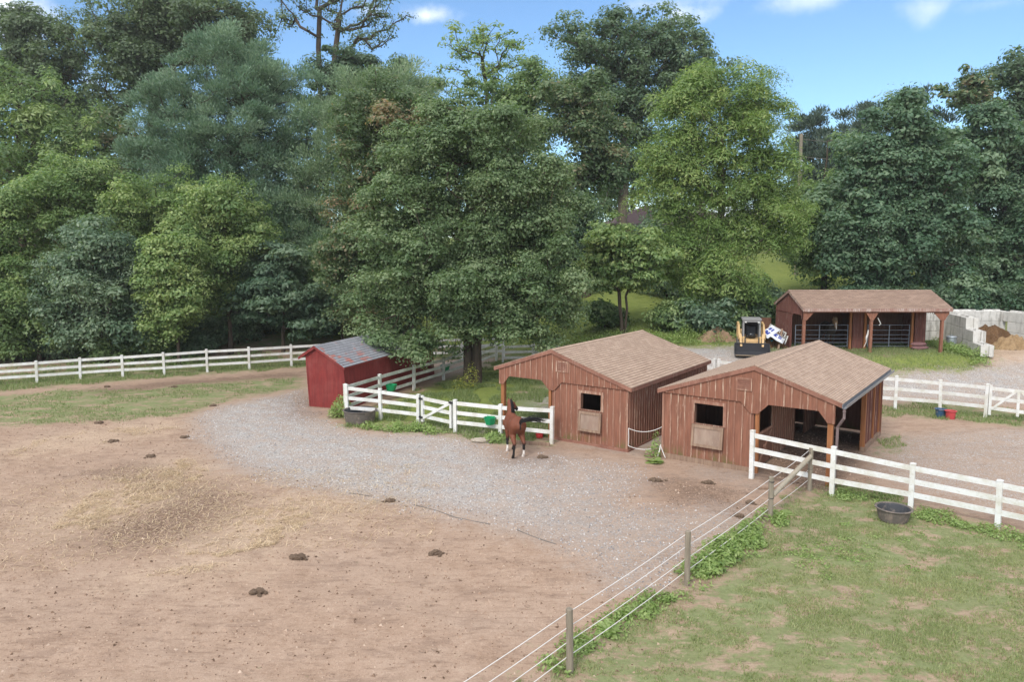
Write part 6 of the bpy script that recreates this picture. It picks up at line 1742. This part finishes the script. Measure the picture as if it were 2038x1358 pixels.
for i, (x, D, h, rx, mt) in enumerate([(-72, 75, 17, 9, 'oak'), (-52, 92, 18, 10, 'dark'), (62, 72, 17, 9, 'maple'), (80, 66, 15, 9, 'dark'), (-60, 58, 13, 8, 'mid')]):
    px = CX + x / D * F_PX; p = np.array([x, D, tz(x, D)]); py = HOR + (CAM_H - p[2] - h * 0.55) / D * F_PX
    tree('background_tree', ['broad oak outside the left edge', 'distant dark tree far left', 'maple outside the right edge', 'dark tree far right', 'mid green tree outside the left edge'][i], p, [(px, py, rx / D * F_PX, h * 0.45 / D * F_PX)], D, 0.3, mt, 90, 60, 1.6, 0.35)

# ------------------------------------------------------------------ weeds and plants
def weeds(name, label, pts, mat, cat='weed', group=None):
    """pts: (x, y, height, radius, leaves); one leafy herb made of arching stems"""
    Vs = []; Ts = []; o = None
    for x, y, h, r, n in pts:
        z = tz(x, y)
        if o is None: o = np.array([x, y, z])
        a = rng.uniform(0, 6.28, n); d = r * np.sqrt(rng.random(n)); zz = z + h * rng.random(n) ** 0.8 * (1 - 0.5 * (d / r) ** 2)
        C = np.stack([x + d * np.cos(a), y + d * np.sin(a), zz], -1)
        lf = min(0.06, 0.10 * h + 0.026)
        nr = np.stack([np.cos(a) * 0.5, np.sin(a) * 0.5, np.ones(n)], -1) + rng.normal(size=(n, 3)) * 0.4
        V = leaf_quads(C, nr, np.full(n, lf), np.full(n, lf * 0.45))
        V[:, 2] = np.maximum(V[:, 2], terrain(V[:, 0], V[:, 1]) + 0.004)
        Vs.append(V); Ts.append(np.clip(rng.normal(0.55, 0.2, n), 0, 1))
    ob = fast_mesh(name, np.concatenate(Vs) - o, 4, L[mat], np.concatenate(Ts)); ob.location = tuple(o)
    return tag(ob, label, cat, group)

def rosette(label, px, py, n, ln, wd, mat='weed', up=0.5):
    p = gnd(px, py); V = []; T = []
    for i in range(n):
        a = rng.uniform(0, 6.28); e = rng.uniform(0.25, 1.1) * up + 0.15; l = ln * rng.uniform(0.6, 1.15)
        u = np.array([math.cos(a), math.sin(a), 0]); s = np.array([-u[1], u[0], 0])
        pts = [u * l * q * math.cos(e * (1 - 0.7 * q)) + np.array([0, 0, l * (math.sin(e) * q * 1.1 - 0.45 * q * q)]) for q in (0, 0.3, 0.6, 0.85, 1.0)]
        ws = [0.15, 0.7, 1.0, 0.7, 0.02]
        tt = np.clip(rng.normal(0.6, 0.15), 0, 1)
        for j in range(4):
            V += [pts[j] - s * wd * ws[j], pts[j] + s * wd * ws[j], pts[j + 1] + s * wd * ws[j + 1], pts[j + 1] - s * wd * ws[j + 1]]; T.append(tt)
    V = np.array(V); V[:, 2] = np.maximum(V[:, 2], 0.012)
    o = fast_mesh('broadleaf_plant', V, 4, L[mat], T); o.location = tuple(p)
    return tag(o, label, 'plant')
rosette('broad-leaved dock plant beside the nearest round fence post', 1213, 1262, 34, 0.30, 0.045, up=0.9)
rosette('big-leaved burdock beside the second round fence post from the white fence', 1553, 1022, 12, 0.36, 0.11, 'weed')
rosette('broad-leaved plant at the foot of the right side of the grey-guttered shed post', 1682, 975, 14, 0.22, 0.07, 'weed')
# burdock and vine at the shed corner
a = loc_pt(shed2, -3.24, -0.1, 0)
rosette('large-leaved burdock growing at the corner between the two tan-roofed sheds', 1303, 922, 15, 0.36, 0.10, 'weed', up=0.9)
weeds('vine', 'leafy vine climbing the rope at the corner between the tan-roofed sheds', [(a[0] + 0.02, a[1] + 0.12, 1.0, 0.15, 120), (a[0] - 0.1, a[1] + 0.0, 0.45, 0.3, 90)], 'weed', 'vine')
p = gnd(678, 832); weeds('shrub', 'leafy green shrub between the red shed wall and the round grey tub', [(p[0], p[1] + 0.2, 1.0, 0.42, 700), (p[0] - 0.3, p[1] + 0.2, 0.5, 0.3, 220)], 'weed', 'shrub')
p = gnd(935, 772); weeds('ivy', 'yellowing creeper round the foot of the largest tree', [(p[0] + 0.1, p[1] - 0.35, 1.5, 0.42, 320), (p[0] - 0.5, p[1] - 0.3, 0.7, 0.4, 200)], 'yellow', 'creeper')
p = gnd(985, 878); weeds('weed_clump', 'low weed clump under the fence just left of the bay horse', [(p[0], p[1], 0.35, 0.42, 420)], 'weed', 'weeds')
def strip(name, label, pix, n, h, r, leaves, mat='weed', jit=0.25):
    P = [gnd(*q)[:2] for q in pix]; seg = [np.linalg.norm(P[i + 1] - P[i]) for i in range(len(P) - 1)]; tot = sum(seg); pts = []
    for i in range(n):
        s = rng.random() * tot; j = 0
        while j < len(seg) - 1 and s > seg[j]: s -= seg[j]; j += 1
        q = P[j] + (P[j + 1] - P[j]) * s / seg[j] + rng.normal(0, jit, 2)
        k_ = rng.uniform(0.5, 1.3)
        pts.append((q[0], q[1], h * k_, r * rng.uniform(0.6, 1.3), int(leaves * k_ * 0.6)))
    o = weeds(name, label, pts, mat); o['kind'] = 'stuff'; return o
strip('weeds', 'low green weeds along the nearer part of the rope fence', [(1100, 1335), (1170, 1275), (1250, 1225), (1350, 1180)], 42, 0.16, 0.24, 110, jit=0.16)
strip('weeds', 'taller bright weeds along the middle of the rope fence', [(1385, 1148), (1440, 1105), (1490, 1075), (1540, 1040)], 46, 0.30, 0.30, 210, jit=0.2)
strip('weeds', 'low weeds along the foot of the nearest white fence', [(1660, 985), (1740, 1000), (1812, 1018), (1900, 1040), (1990, 1062), (2090, 1085)], 70, 0.15, 0.26, 120, jit=0.24)
strip('weeds', 'weeds below the white fence section by the round tub', [(735, 855), (790, 858), (840, 858), (870, 862)], 22, 0.30, 0.28, 170, jit=0.2)
strip('weeds', 'tall grass weeds along the lawn edge behind the tan-roofed shed', [(1110, 705), (1200, 690), (1300, 682), (1400, 678), (1460, 672)], 60, 0.7, 0.55, 190, 'weed', jit=0.6)
strip('weeds', 'undergrowth along the far side of the long white fence', [(-60, 752), (80, 742), (250, 730), (420, 722), (600, 712), (760, 705)], 90, 0.6, 0.55, 170, 'mid', jit=0.6)
strip('weeds', 'weeds against the stable end and the stepped block wall', [(1850, 690), (1875, 690), (1900, 700), (1925, 708), (1945, 714)], 36, 0.45, 0.35, 170, 'weed', jit=0.3)
strip('weeds', 'small weeds dotted over the green paddock', [(1640, 1070), (1560, 1090), (1680, 1120), (1720, 1115), (1610, 1130), (1760, 1060)], 26, 0.08, 0.22, 90, jit=0.5)
# ------------------------------------------------------------------ camera, sun, sky
cam = bpy.data.cameras.new('camera'); co = bpy.data.objects.new('camera', cam); COL.objects.link(co)
co.location = (0, 0, CAM_H); co.rotation_euler = (math.pi / 2 - PITCH, 0, 0)
cam.sensor_fit = 'HORIZONTAL'; cam.sensor_width = 36; cam.lens = F_PX / 2038 * 36
cam.shift_y = (CY - 679.0) / 2038.0
cam.clip_start = 0.1; cam.clip_end = 3000
scene.camera = co

SUN_EL, SUN_AZ = rad(43), rad(208)       # azimuth measured clockwise from +Y (the viewing direction): behind and left of the camera
sun = bpy.data.lights.new('sun', 'SUN'); so = bpy.data.objects.new('sun', sun); COL.objects.link(so)
sun.energy = 1.65; sun.angle = rad(16); sun.color = (1.0, 0.95, 0.88)
dirv = Vector((math.sin(SUN_AZ) * math.cos(SUN_EL), math.cos(SUN_AZ) * math.cos(SUN_EL), math.sin(SUN_EL)))
so.rotation_euler = dirv.to_track_quat('Z', 'Y').to_euler(); so.location = (-20, -20, 60)

w = bpy.data.worlds.new('World'); scene.world = w; w.use_nodes = True
nt = w.node_tree; nt.nodes.clear()
def nn(t, **kw):
    n = nt.nodes.new('ShaderNode' + t)
    for k_, v in kw.items(): setattr(n, k_, v)
    return n
def lk(a, b): nt.links.new(a, b)
def mth(op, a, b=0.0, clamp=False):
    n = nn('Math', operation=op, use_clamp=clamp)
    for i, v in enumerate((a, b)):
        if isinstance(v, bpy.types.NodeSocket): lk(v, n.inputs[i])
        else: n.inputs[i].default_value = v
    return n.outputs[0]
def mrange(v, a, b, c=0.0, d=1.0):
    n = nn('MapRange', interpolation_type='SMOOTHSTEP'); lk(v, n.inputs[0])
    for i, q in enumerate((a, b, c, d)): n.inputs[i + 1].default_value = q
    return n.outputs[0]
sky = nn('TexSky', sky_type='NISHITA'); sky.sun_disc = False; sky.sun_elevation = SUN_EL; sky.sun_rotation = SUN_AZ
sky.air_density = 1.0; sky.dust_density = 0.3; sky.ozone_density = 2.5; sky.altitude = 100
tc = nn('TexCoord'); G = tc.outputs['Generated']
sep = nn('SeparateXYZ'); lk(G, sep.inputs[0])
X_, Y_, Z_ = sep.outputs
noise = nn('TexNoise'); lk(G, noise.inputs['Vector']); noise.inputs['Scale'].default_value = 16; noise.inputs['Detail'].default_value = 7; noise.inputs['Roughness'].default_value = 0.6
n2 = nn('TexNoise'); lk(G, n2.inputs['Vector']); n2.inputs['Scale'].default_value = 2.2; n2.inputs['Detail'].default_value = 6; n2.inputs['Roughness'].default_value = 0.55
# unseen cloud deck overhead and behind, added to soften light; small clouds low in front
deck = mth('MULTIPLY', mrange(Z_, 0.33, 0.55), mrange(n2.outputs[0], 0.36, 0.56))
back = mth('MULTIPLY', mrange(Y_, 0.35, -0.2), mrange(n2.outputs[0], 0.40, 0.58))
cl = mth('MAXIMUM', deck, back)
for px, py, rx, rz, amt in [(0, 25, 0.05, 0.035, 1.0), (848, 30, 0.045, 0.014, 0.9), (745, 22, 0.03, 0.016, 0.6), (1355, 28, 0.045, 0.017, 0.9), (1625, -2, 0.06, 0.016, 0.5), (1850, 16, 0.03, 0.02, 0.4), (1320, 8, 0.09, 0.012, 0.4), (1990, 5, 0.06, 0.010, 0.2), (180, 165, 0.02, 0.025, 0.8), (1440, 430, 0.28, 0.035, 0.85)]:
    v = ray(px, py); v = v / np.linalg.norm(v)
    dx = mth('DIVIDE', mth('SUBTRACT', X_, float(v[0])), rx); dz_ = mth('DIVIDE', mth('SUBTRACT', Z_, float(v[2])), rz)
    r2 = mth('ADD', mth('MULTIPLY', dx, dx), mth('MULTIPLY', dz_, dz_))
    f = mth('ADD', mth('SUBTRACT', 1.0, mth('SQRT', r2)), mth('MULTIPLY', mth('SUBTRACT', noise.outputs[0], 0.5), 2.6))
    f = mth('MULTIPLY', mth('MULTIPLY', mrange(f, -0.1, 1.6), amt), mrange(Y_, 0.0, 0.2))
    cl = mth('MAXIMUM', cl, f)
sc_ = nn('VectorMath', operation='MULTIPLY'); lk(sky.outputs[0], sc_.inputs[0]); sc_.inputs[1].default_value = (0.86, 1.02, 1.13)
mx = nn('Mix', data_type='RGBA'); lk(cl, mx.inputs[0]); lk(sc_.outputs[0], mx.inputs[6]); mx.inputs[7].default_value = (9.0, 9.1, 9.4, 1)
bg = nn('Background'); lk(mx.outputs[2], bg.inputs[0]); bg.inputs[1].default_value = 0.105
out = nn('OutputWorld'); lk(bg.outputs[0], out.inputs[0])

# thin summer haze between the yard and the far trees
mb = MB(); mb.box((-180, -30, -3), (180, 190, 48))
hz = bpy.data.materials.new('thin_haze'); hz.use_nodes = True; hz.node_tree.nodes.clear()
ho = hz.node_tree.nodes.new('ShaderNodeOutputMaterial'); hv = hz.node_tree.nodes.new('ShaderNodeVolumePrincipled')
hv.inputs['Color'].default_value = (0.94, 0.95, 0.95, 1); hv.inputs['Density'].default_value = 0.0004; hv.inputs['Anisotropy'].default_value = 0.2
hz.node_tree.links.new(hv.outputs[0], ho.inputs['Volume'])
hb = mb.build('haze', hz, None); hb['kind'] = 'stuff'; hb['label'] = 'thin pale haze hanging over the whole yard'

vs_ = scene.view_settings
vs_.view_transform = 'Standard'; vs_.look = 'None'; vs_.exposure = 0.74; vs_.gamma = 1.0; vs_.use_curve_mapping = False
scene.render.engine = 'CYCLES'
scene.cycles.max_bounces = 6; scene.cycles.diffuse_bounces = 3; scene.cycles.glossy_bounces = 2; scene.cycles.transmission_bounces = 3; scene.cycles.transparent_max_bounces = 4
scene.cycles.use_denoising = True
